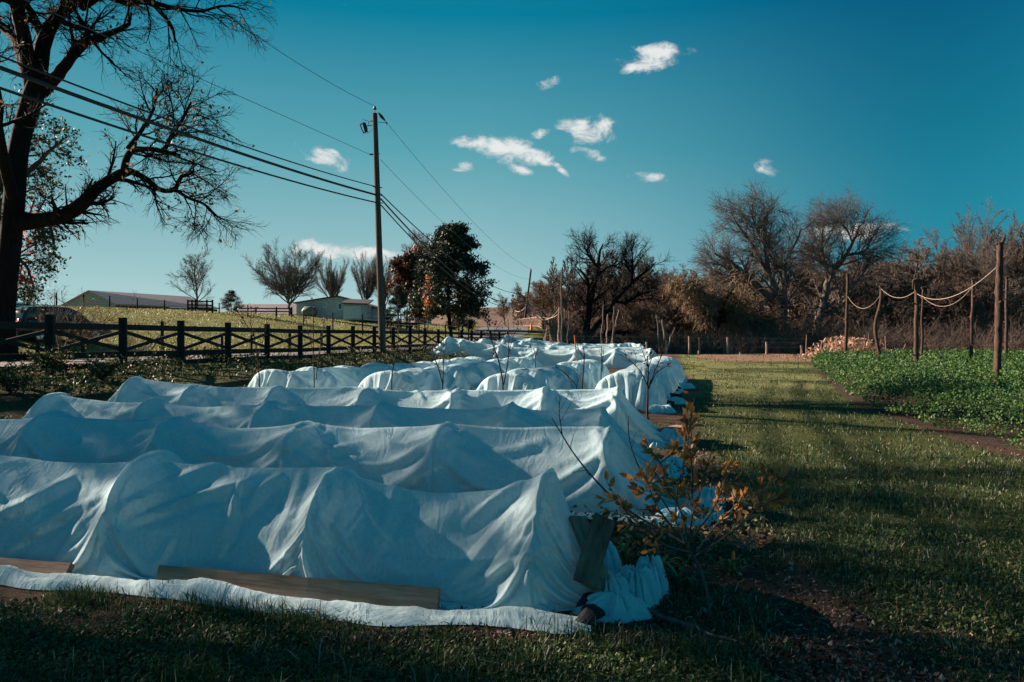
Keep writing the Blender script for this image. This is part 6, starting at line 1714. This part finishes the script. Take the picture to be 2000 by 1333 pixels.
def build_bush():
    Y = 4.58; rng = np.random.default_rng(9)
    base = P3(1386, 1204, Y); base[2] = gz(base[0], base[1])
    root = empty('autumn_shrub', base, 'knee-high shrub with orange and tan leaves and a red tag, by the nearest tunnel end', 'shrub')
    Ls = [
        [(1386, 1206, 3.6), (1381, 1160, 3.4, .0), (1368, 1115, 3.2, .02), (1350, 1080, 3.0, .03), (1338, 1060, 2.8, .03)],
        [(1350, 1080, 2.4), (1300, 1065, 2, -.05), (1262, 1035, 1.6, -.1), (1228, 1005, 1.3, -.1), (1196, 968, .9, -.12)],
        [(1338, 1062, 2.6), (1300, 1040, 2.2, .1), (1250, 1012, 2.2, .15), (1205, 980, 2, .2), (1160, 935, 1.8, .2), (1122, 888, 1.5, .2), (1098, 850, 1.3, .2), (1078, 817, .9, .2)],
        [(1098, 850, 1.1, .2), (1092, 805, .9, .2), (1094, 776, .7, .2)],
        [(1338, 1062, 2.2), (1320, 1020, 1.9, .1), (1292, 975, 1.6, .15), (1262, 940, 1.5, .2), (1238, 890, 1.3, .2), (1228, 850, 1, .2), (1228, 812, .7, .2)],
        [(1320, 1020, 1.8, .1), (1322, 960, 1.6, .1), (1338, 900, 1.4, .1), (1345, 850, 1.1, .1), (1352, 800, .8, .1), (1358, 775, .6, .1)],
        [(1345, 1070, 2.2), (1352, 1010, 1.9, -.1), (1368, 960, 1.6, -.15), (1378, 920, 1.2, -.15), (1388, 888, .8, -.15)],
        [(1352, 1050, 2), (1390, 1000, 1.7, .05), (1412, 950, 1.4, .05), (1420, 910, 1, .05), (1418, 890, .7, .05)],
        [(1360, 1085, 2.2), (1400, 1060, 1.8, -.1), (1440, 1030, 1.5, -.15), (1480, 990, 1.2, -.15), (1500, 955, 1, -.15), (1508, 910, .7, -.15)],
        [(1480, 990, 1.1, -.15), (1515, 975, .8, -.15), (1532, 962, .6, -.15)],
        [(1400, 1060, 1.6, -.1), (1450, 1065, 1.2, -.05), (1480, 1062, .8, -.05)],
        [(1330, 1050, 2), (1290, 1000, 1.5, -.15), (1270, 960, 1.2, -.15), (1262, 925, .8, -.15)],
        [(1345, 1060, 2), (1330, 1000, 1.5, -.2), (1300, 950, 1.2, -.2), (1275, 920, .8, -.2)],
        [(1360, 1080, 2), (1395, 1030, 1.5, .2), (1440, 985, 1.2, .25), (1455, 960, .8, .25)],
        [(1322, 1075, 1.6), (1280, 1078, 1.2, .0), (1240, 1060, .8, .0)],
    ]
    LP = []; LR = []
    for i, l in enumerate(Ls):
        p, r = limb(l, Y, 18, i); LP.append(p); LR.append(r)
    P = np.array(LP); R = np.array(LR)
    mb = MB(); tubes(mb, P, R, 7); P2, R2 = grow(P[1:], R[1:], 6, .3, 1, 0, (25, 60), .02, .08, 5, .6, 3, absL=.16, minr=.0012, taperL=.3); tubes(mb, P2, R2, 4)
    mb.build('stem', M['bark_grey'], root, base)
    Q = []; D = []
    for a, b in ((P[1:], 22), (P2, 8)):
        for _ in range(b):
            t = rng.uniform(.35, .999, len(a))*(a.shape[1]-1); i = t.astype(int); f = (t-i)[:, None]; ar = np.arange(len(a))
            Q.append(a[ar, i]*(1-f)+a[ar, i+1]*f); D.append(norm(a[ar, i+1]-a[ar, i]))
    Q = np.concatenate(Q); D = np.concatenate(D)
    pz = HY-(Q[:, 2]-CAMZ)/Q[:, 1]*F; px = 1000+Q[:, 0]/Q[:, 1]*F
    w = np.exp(-((px-1365)/85)**2-((pz-985)/75)**2)+.85*np.exp(-((px-1505)/32)**2-((pz-950)/45)**2)+.7*np.exp(-((px-1225)/45)**2-((pz-985)/40)**2)+.55*np.exp(-((px-1270)/35)**2-((pz-935)/30)**2)+.5*np.exp(-((px-1345)/22)**2-((pz-845)/40)**2)
    k = rng.random(len(Q)) < w*2.4+.05
    k &= ~((px < 1170))
    mb = MB(); bigleaves(mb, Q[k], D[k], .062, 4); mb.build('leaves', M['orange_leaf'], root, base, smooth_=False)
    # red tag
    c = P3(1379, 1196, Y-.02); mb = MB(); V = np.array([c, c+[.02, .0, .012], c+[.024, .003, -.03], c+[.004, .004, -.026]]); mb.add(np.vstack([V, V+[0, .002, 0]]), BOXF); mb.build('tag', M['red_tag'], root, base, smooth_=False)
    # cluster of larger orange leaves on a twig rising behind, by the third tunnel
    for (bx, by, Yb, stems, lb, seed) in [
        (1300, 935, 7.4, [[(1300, 935, 1.6), (1290, 905, 1.4), (1268, 875, 1.2), (1258, 852, .8)], [(1290, 905, 1.1), (1312, 885, 1), (1320, 868, .7)]], 'small twig with orange leaves before the end of the third tunnel', 5),
        (1352, 940, 7.0, [[(1352, 940, 1.4), (1350, 900, 1.2), (1348, 870, 1)], [(1350, 900, 1), (1340, 875, .7), (1335, 835, .6), (1340, 805, .5)], [(1348, 870, .8), (1352, 830, .7), (1352, 795, .5)]], 'upright orange-leaved twig standing in the mulch behind the shrub', 6)]:
        b = P3(bx, by, Yb); b[2] = gz(b[0], b[1]); r2 = empty('autumn_seedling', b, lb, 'plant')
        LP = []; LR = []
        for l in stems: p, r = limb(l, Yb, 10, 1); LP.append(p); LR.append(r)
        LP[0][0] = b
        P = np.array(LP); R = np.array(LR); mb = MB(); tubes(mb, P, R, 6); mb.build('stem', M['sapling'], r2, b)
        rg = np.random.default_rng(seed); t = rg.uniform(.45, .99, (len(P), 12))*8; i = t.astype(int); ar = np.arange(len(P))[:, None]
        Q = (P[ar, i]+P[ar, i+1])/2; D = norm(P[ar, i+1]-P[ar, i]); mb = MB(); bigleaves(mb, Q.reshape(-1, 3), D.reshape(-1, 3), .12, seed); mb.build('leaves', M['orange_leaf'], r2, b, smooth_=False)
    # fallen branch and sticks on the mulch
    for pts, lb, r in [([(1262, 1196), (1300, 1215), (1345, 1228), (1390, 1248), (1440, 1262)], 'long grey fallen branch lying on the mulch under the shrub', .016),
                       ([(1432, 1240), (1440, 1228), (1458, 1215)], 'short pale stick on the mulch right of the fallen branch', .004),
                       ([(1470, 1062), (1492, 1070), (1512, 1072)], 'short pale stick on the mulch beyond the shrub', .006)]:
        p = np.array([hit(*q, y0=2.5) for q in pts]); p = resample(p, 16); rg = np.random.default_rng(len(pts)); p[:, 2] = ground(p[:, 0], p[:, 1])+r*.9+.01*rg.random(16)
        mb = MB(); tubes(mb, p, r*np.concatenate([[.5], np.linspace(1, .9, 8), np.linspace(.8, .35, 7)])*(1+.15*rg.normal(0, 1, 16)), 9, cap=True)
        if r > .01: tubes(mb, np.array([p[9], p[9]+[-.02, .0, .045]]), np.array([.012, .006]), 6, cap=True)
        o = mb.build('fallen_branch' if r > .01 else 'stick', M['bark_grey'], None, p[0]); tag(o, lb, 'branch' if r > .01 else 'stick')
    # a few big fallen leaves one can tell apart
    for k, (px, py, lb) in enumerate([(1815, 1225, 'single orange leaf lying in the dark grass at the lower right'), (1470, 1095, 'curled orange leaf on the mulch beyond the shrub')]):
        c = hit(px, py, y0=2.5); c[2] += .03; mb = MB(); bigleaves(mb, c[None], np.array([[1., .2, .3]]), .07, 50+k); o = mb.build('fallen_leaf', M['bright_orange_leaf'], None, c, smooth_=False); tag(o, lb, 'leaf')
    # strappy green plants at the shrub's foot
    g = 'strappy green weeds by the nearest tunnel end'
    for k, (px, py, n_, lb) in enumerate([(1290, 1120, 26, 'tuft of long green blades left of the shrub stem'), (1250, 1065, 22, 'tuft of green blades between the two near tunnel ends'), (1215, 1100, 12, 'sparse green blades beside the crumpled cloth end'), (1430, 1120, 16, 'dark green broad tuft right of the shrub stem'), (1335, 1150, 20, 'green blades at the foot of the shrub')]):
        c = hit(px, py, y0=2.5); rg = np.random.default_rng(k); mb = MB()
        P = np.zeros((n_, 6, 3)); a = rg.uniform(0, 6.28, n_); L = rg.uniform(.12, .30, n_); u = np.linspace(0, 1, 6)
        P[..., 0] = c[0]+rg.normal(0, .03, n_)[:, None]+np.cos(a)[:, None]*L[:, None]*.75*u**1.4; P[..., 1] = c[1]+rg.normal(0, .03, n_)[:, None]+np.sin(a)[:, None]*L[:, None]*.75*u**1.4
        P[..., 2] = c[2]+L[:, None]*(u*1.1-.75*u**2.6)
        w = np.array([.006, .009, .010, .009, .006, .001]); s = np.stack([-np.sin(a), np.cos(a), 0*a], 1)[:, None]*w[None, :, None]
        V = np.stack([P-s, P+[0, 0, -.003], P+s], 2).reshape(-1, 3); i = (np.arange(n_)*18)[:, None, None]+(np.arange(5)*3)[None, :, None]+np.arange(2)[None, None]
        mb.add(V, np.stack([i, i+1, i+4, i+3], -1).reshape(-1, 4)); o = mb.build('grass_tuft', M['tuft'], None, c); tag(o, lb, 'grass tuft', g)
M['red_tag'] = simple('red_plastic_tag', (.75, .02, .02), (.8, .04, .03), 5, .4, .4, .05)
M['tuft'] = leafmat('strappy_leaf', [(0, (.03, .07, .02)), (.7, (.07, .13, .04)), (1, (.2, .22, .1))], .3)

def sapling(Y, stems, label, seed, leafn=0, leafmat_='sapling_leaf', name='bare_sapling', twigL=.22, nt=6, rmul=1., lsize=.055):
    b = P3(stems[0][0][0], stems[0][0][1], Y); b[2] = gz(b[0], b[1])-.02
    root = empty(name, b, label, 'sapling', 'bare saplings standing between the tunnels')
    LP = []; LR = []
    for k, l in enumerate(stems):
        l = [(*q[:2], (q[2] if len(q) > 2 else 1)*rmul*.82) for q in l]
        p, r = limb(l, Y, 14, seed+k)
        if k == 0:
            p = np.vstack([b, p[1:]])
        LP.append(p); LR.append(r)
    P = np.array(LP); R = np.array(LR)
    mb = MB(); tubes(mb, P, R, 6)
    P2, R2 = grow(P, R, nt, .35, .98, 0, (25, 60), .05, .10, 5, .6, seed, absL=twigL, minr=.0035, taperL=.2)
    tubes(mb, P2, R2, 4); mb.build('stem', M['sapling'], root, b)
    if leafn:
        rng = np.random.default_rng(seed); T = P2[:, 2:].reshape(-1, 3); T = T[rng.integers(0, len(T), leafn)]+rng.normal(0, .02, (leafn, 3))
        T = T[T[:, 2] > np.percentile(T[:, 2], 25)]
        mb = MB(); leaves(mb, T, lsize, seed, droop=.5); mb.build('leaves', M[leafmat_], root, b, smooth_=False)
M['sapling_leaf'] = leafmat('withered_leaf', [(0, (.02, .012, .01)), (.6, (.06, .035, .025)), (1, (.1, .07, .04))], .2)

def build_saplings():
    sapling(15.0, [[(507, 742, 1.6), (503, 700, 1.4), (497, 660, 1.2), (488, 630, 1)], [(497, 660, 1), (475, 625, .9), (458, 602, .6)], [(503, 700, 1), (515, 660, .8), (522, 630, .5)], [(488, 632, .8), (492, 608, .5)]], 'leftmost sapling with withered leaf sprays before the black fence', 1, 70)
    sapling(15.2, [[(614, 742, 1.5), (612, 690, 1.3), (612, 630, 1), (611, 582, .6)], [(617, 742, 1.3), (624, 690, 1.1), (630, 650, .9), (636, 612, .6)], [(612, 690, .9), (602, 650, .7), (598, 620, .5)]], 'pair of straight thin stems left of the utility pole', 2, 26)
    sapling(15.6, [[(764, 750, 1.7), (768, 715, 1.5), (776, 680, 1.2), (778, 640, 1), (777, 598, .6)], [(768, 715, 1.1), (757, 690, 1), (750, 672, .6)], [(770, 706, 1), (784, 690, .8), (795, 676, .5)]], 'forked sapling just right of the utility pole foot', 3, 12)
    sapling(15.8, [[(866, 756, 1.7), (857, 722, 1.5), (848, 697, 1.2), (843, 672, .8)], [(865, 756, 1.4), (866, 715, 1.2), (867, 688, .9), (866, 662, .6)], [(848, 697, .8), (838, 690, .5)]], 'V-shaped bare sapling under the tallest pine', 4, 0)
    sapling(16.2, [[(984, 756, 2.0), (974, 706, 1.8), (965, 680, 1.5), (957, 655, 1.2), (946, 612, .7)], [(984, 752, 1.7), (992, 705, 1.5), (994, 665, 1.2), (992, 622, .6)], [(994, 690, 1), (1003, 655, .9), (1013, 636, .5)], [(959, 660, .9), (970, 642, .8), (976, 632, .5)], [(972, 700, 1), (962, 690, 1)]], 'tall V-shaped sapling with withered leaves in front of the road', 5, 60)
    sapling(16.0, [[(1137, 756, 1.9), (1140, 715, 1.7), (1141, 690, 1.3), (1137, 668, .8)], [(1141, 700, 1), (1130, 682, .8), (1127, 668, .5)]], 'thin single-stemmed sapling in front of the middle end-on tunnel', 6, 6)
    sapling(15.6, [[(1264, 800, 2.8), (1265, 770, 2.5), (1265, 750, 2.2), (1266, 720, 1.8), (1264, 695, 1.1)], [(1264, 753, 1.6), (1256, 735, 1.4), (1240, 713, 1.1), (1211, 691, .7)], [(1267, 756, 1.8), (1278, 726, 1.5), (1290, 700, 1.2), (1297, 680, .8)], [(1267, 760, 1.5), (1280, 732, 1.2), (1293, 720, 1), (1309, 712, .6)], [(1266, 720, 1.2), (1258, 695, 1), (1252, 678, .6)], [(1266, 718, 1.2), (1275, 695, .9), (1282, 680, .5)]], 'sapling with several forks and dark withered flower heads by the rightmost end-on tunnel', 7, 110, lsize=.06)
    sapling(21., [[(1174, 728, 1.2), (1175, 700, 1), (1175, 676, .6)], [(1176, 726, 1), (1178, 700, .8), (1179, 680, .5)]], 'pair of very thin stems before the long sunlit tunnel', 8, 0)
    sapling(21., [[(1046, 716, 1.1), (1045, 695, .9), (1041, 678, .6)], [(1045, 698, .8), (1051, 688, .5)]], 'tiny forked stem left of the middle end-on tunnel hump', 9, 0)
    sapling(16.8, [[(1128, 757, 1.2), (1110, 735, 1), (1084, 716, .6)], [(1118, 757, 1.1), (1110, 738, .9), (1100, 722, .5)], [(1125, 757, 1), (1130, 740, .8), (1134, 728, .5)]], 'three short splayed stems right of the low domed tunnel end', 10, 0)
    # shrubs behind the fence
    proto_tree('shrub', 31, 3.2, 'brush', M['bark_brown'], M['far_leaf_brown'], 120, .09)
    put_tree('shrub', 118, 33, 532, 'large bare multi-stemmed shrub growing in front of the dark parked car', 'shrub', name='bare_shrub', sxy=1.25)
    put_tree('shrub', 258, 36, 636, 'low bare shrub across the road, left of the propped post', 'shrub', name='bare_shrub', rz=1, sxy=1.5)
    g = 'leafy weeds clumps beside the black fence'
    for k, (px, py, h, lb) in enumerate([(95, 735, .6, 'leafy dark clump at the foot of the fence under the dark car'), (345, 715, .55, 'leafy dark clump at the fence post right of the low shrub'), (420, 712, .5, 'leafy clump under the fence left of the leftmost sapling'), (862, 690, .45, 'tan leafy clump at the fence above the forked end-on tunnels'), (925, 690, .5, 'dry clump where the black fence dips towards the road'), (20, 770, .5, 'leafy dark clump at the left edge behind the third tunnel'), (200, 745, .4, 'low leafy clump behind the left end of the third tunnel')]):
        c = hit(px, py, y0=8); rg = np.random.default_rng(k); root = empty('weed_clump', c, lb, 'weeds', g)
        P = np.zeros((14, 5, 3)); a = rg.uniform(0, 6.28, 14); u = np.linspace(0, 1, 5); L = h*rg.uniform(.7, 1.3, 14)
        P[..., 0] = c[0]+np.cos(a)[:, None]*L[:, None]*.7*u; P[..., 1] = c[1]+np.sin(a)[:, None]*L[:, None]*.5*u; P[..., 2] = c[2]+L[:, None]*(u-.15*u*u)
        P2, R2 = grow(P, np.full((14, 5), .007), 7, .2, 1, .4, (25, 60), .03, .1, 4, .6, k); mb = MB(); tubes(mb, P, np.full((14, 5), .008), 4); tubes(mb, P2, R2, 3); mb.build('stem', M['sapling'], root, c)
        T = P2[:, 1:].reshape(-1, 3); T = np.repeat(T, 3, 0)+rg.normal(0, .05, (len(T)*3, 3)); mb = MB(); leaves(mb, T, .075 if k < 5 else .06, k); mb.build('leaves', M['weed_leaf'] if k not in (3, 4) else M['olive_leaf'], root, c, smooth_=False)

def build_plants():
    build_ground_cover(); build_bush(); build_saplings()
# ------------------------------------------------------------------ camera, light, sky
def build_sky_light():
    cam = bpy.data.cameras.new('camera'); co = bpy.data.objects.new('camera', cam); COL.objects.link(co)
    co.location = (0, 0, CAMZ); co.rotation_euler = (PI/2, 0, 0)
    cam.sensor_width = 36; cam.lens = F/2000*36; cam.clip_end = 9000; cam.clip_start = .05
    cam.shift_y = -6.5/2000
    scene.camera = co
    sd = bpy.data.lights.new('sun', 'SUN'); so = bpy.data.objects.new('sun', sd); COL.objects.link(so)
    sd.energy = 5.0; sd.angle = math.radians(.6); sd.color = (1, .76, .61)
    dirv = Vector((math.sin(SUN_AZ)*math.cos(SUN_EL), math.cos(SUN_AZ)*math.cos(SUN_EL), math.sin(SUN_EL)))
    so.rotation_euler = dirv.to_track_quat('Z', 'Y').to_euler(); so.location = (-20, 20, 30)
    w = bpy.data.worlds.new('World'); scene.world = w; w.use_nodes = True
    nt = w.node_tree; nt.nodes.clear(); L = nt.links.new
    tc = nt.nodes.new('ShaderNodeTexCoord')
    nrm = nt.nodes.new('ShaderNodeVectorMath'); nrm.operation = 'NORMALIZE'; L(tc.outputs['Generated'], nrm.inputs[0])
    sep = nt.nodes.new('ShaderNodeSeparateXYZ'); L(nrm.outputs[0], sep.inputs[0])
    def mth(op, a, b=None, c=None, clamp=False):
        n = nt.nodes.new('ShaderNodeMath'); n.operation = op; n.use_clamp = clamp
        for i, v in enumerate((a, b, c)):
            if v is None: continue
            if isinstance(v, (int, float)): n.inputs[i].default_value = v
            else: L(v, n.inputs[i])
        return n.outputs[0]
    el = mth('ARCSINE', sep.outputs[2]); az = mth('ARCTAN2', sep.outputs[0], sep.outputs[1])
    r = ramp(nt, [(0, (.47, .67, .68)), (.10, (.29, .51, .545)), (.225, (.10, .36, .43)), (.375, (.0, .20, .32)), (.6, (.015, .17, .27)), (1, (.02, .16, .25))], sep.outputs[2])
    # brighter towards the sun's side, deeper blue at right angles to it
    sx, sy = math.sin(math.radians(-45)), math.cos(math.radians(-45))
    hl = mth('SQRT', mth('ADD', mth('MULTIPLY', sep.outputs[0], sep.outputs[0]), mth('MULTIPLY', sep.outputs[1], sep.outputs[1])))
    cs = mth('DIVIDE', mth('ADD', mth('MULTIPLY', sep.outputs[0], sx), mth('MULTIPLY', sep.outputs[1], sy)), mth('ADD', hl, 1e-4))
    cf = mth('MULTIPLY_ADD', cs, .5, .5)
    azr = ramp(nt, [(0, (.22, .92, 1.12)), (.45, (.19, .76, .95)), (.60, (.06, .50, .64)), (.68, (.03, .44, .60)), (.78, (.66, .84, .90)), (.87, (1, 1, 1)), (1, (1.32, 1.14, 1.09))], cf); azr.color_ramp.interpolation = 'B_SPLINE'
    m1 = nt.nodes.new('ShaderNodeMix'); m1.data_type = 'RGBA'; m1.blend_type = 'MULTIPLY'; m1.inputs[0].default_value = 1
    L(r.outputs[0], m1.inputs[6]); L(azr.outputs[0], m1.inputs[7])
    sky = nt.nodes.new('ShaderNodeTexSky'); sky.sky_type = 'NISHITA'; sky.sun_disc = False
    sky.sun_elevation = SUN_EL; sky.sun_rotation = SUN_AZ
    m2 = nt.nodes.new('ShaderNodeMix'); m2.data_type = 'RGBA'; m2.blend_type = 'MULTIPLY'; m2.inputs[0].default_value = 1
    L(sky.outputs[0], m2.inputs[6]); m2.inputs[7].default_value = (.05, .09, .09, 1)
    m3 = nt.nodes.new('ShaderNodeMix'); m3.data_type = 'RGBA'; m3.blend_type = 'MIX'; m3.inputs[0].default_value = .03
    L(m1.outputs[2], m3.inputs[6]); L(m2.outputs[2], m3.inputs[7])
    # clouds: small cumulus scraps, each at its own direction
    nz = nt.nodes.new('ShaderNodeTexNoise'); nz.inputs['Scale'].default_value = 26; nz.inputs['Detail'].default_value = 9; nz.inputs['Roughness'].default_value = .62; nz.inputs['Distortion'].default_value = .4
    mp = nt.nodes.new('ShaderNodeMapping'); mp.inputs['Scale'].default_value = (1, 1, 1.6); L(nrm.outputs[0], mp.inputs[0]); L(mp.outputs[0], nz.inputs['Vector'])
    nzs = mth('SUBTRACT', nz.outputs[0], .5)
    total = None
    clouds = [(1280, 113, 55, 17, -4, 1), (1236, 128, 24, 8, -25, .9), (1148, 247, 46, 24, 4, 1), (1190, 262, 22, 13, 30, .9), (985, 292, 62, 19, 10, 1.05), (1045, 306, 36, 14, 14, 1), (925, 280, 40, 9, 8, .8),
              (635, 308, 46, 15, 15, 1), (1018, 336, 26, 9, 25, .9), (1150, 302, 32, 9, 12, .75), (1252, 344, 40, 8, 6, .62), (1072, 160, 18, 6, -20, .42), (900, 326, 16, 7, 0, .42), (1094, 328, 18, 5, 40, .6),
              (690, 492, 85, 16, 3, 1.0), (615, 487, 42, 13, 0, 1.0), (1665, 453, 95, 14, 0, 1.0), (1720, 452, 36, 6, -5, .7), (1485, 322, 34, 9, 10, .30), (1058, 262, 14, 6, 0, .35)]
    for (px, py, ra, re, rot, st) in clouds:
        x = (px-1000)/F; z = (HY-py)/F; a0 = math.atan(x); h = math.hypot(1, x); e0 = math.atan2(z, h)
        ra = ra/F/h*1.25; re = re/F/h*1.4; ro = math.radians(-rot)
        da = mth('SUBTRACT', az, a0); de = mth('SUBTRACT', el, e0)
        c, s = math.cos(ro), math.sin(ro)
        u = mth('MULTIPLY_ADD', da, c/ra, mth('MULTIPLY', de, s/ra))
        v = mth('MULTIPLY_ADD', da, -s/re, mth('MULTIPLY', de, c/re))
        dd = mth('SUBTRACT', 1, mth('MULTIPLY_ADD', u, u, mth('MULTIPLY', v, v)))
        dd = mth('MULTIPLY', mth('MAXIMUM', dd, -3), st)
        total = dd if total is None else mth('MAXIMUM', total, dd)
    den = mth('MULTIPLY_ADD', nzs, 4.8, mth('SUBTRACT', total, .10))
    sm = nt.nodes.new('ShaderNodeMapRange'); sm.interpolation_type = 'SMOOTHSTEP'; sm.inputs[1].default_value = -.05; sm.inputs[2].default_value = 1.25
    L(den, sm.inputs[0])
    cm = mth('MULTIPLY', sm.outputs[0], .95)
    ccol = ramp(nt, [(0, (.62, .60, .60)), (.6, (.74, .75, .74)), (1, (.80, .82, .80))], sm.outputs[0])
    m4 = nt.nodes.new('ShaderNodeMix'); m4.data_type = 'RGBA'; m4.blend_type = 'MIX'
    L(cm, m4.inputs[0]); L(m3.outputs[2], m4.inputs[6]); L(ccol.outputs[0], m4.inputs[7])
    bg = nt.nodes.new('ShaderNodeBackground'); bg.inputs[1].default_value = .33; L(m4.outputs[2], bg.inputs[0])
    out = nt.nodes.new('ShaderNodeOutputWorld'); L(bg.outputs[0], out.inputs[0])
    w.cycles.sampling_method = 'MANUAL'; w.cycles.sample_map_resolution = 512
    scene.view_settings.view_transform = 'Standard'; scene.view_settings.look = 'None'
    scene.view_settings.exposure = 1.65; scene.view_settings.gamma = 1
import time
t0=time.time()
build_tunnels(); print('TUN',time.time()-t0)
build_weights()
build_ground(); build_road()
build_trees(); print('TREES',time.time()-t0)
build_fence(); build_utility(); build_hop_poles(); build_buildings(); build_cars()
build_plants(); print('PLANTS',time.time()-t0)
build_sky_light()
print('ALL',time.time()-t0)
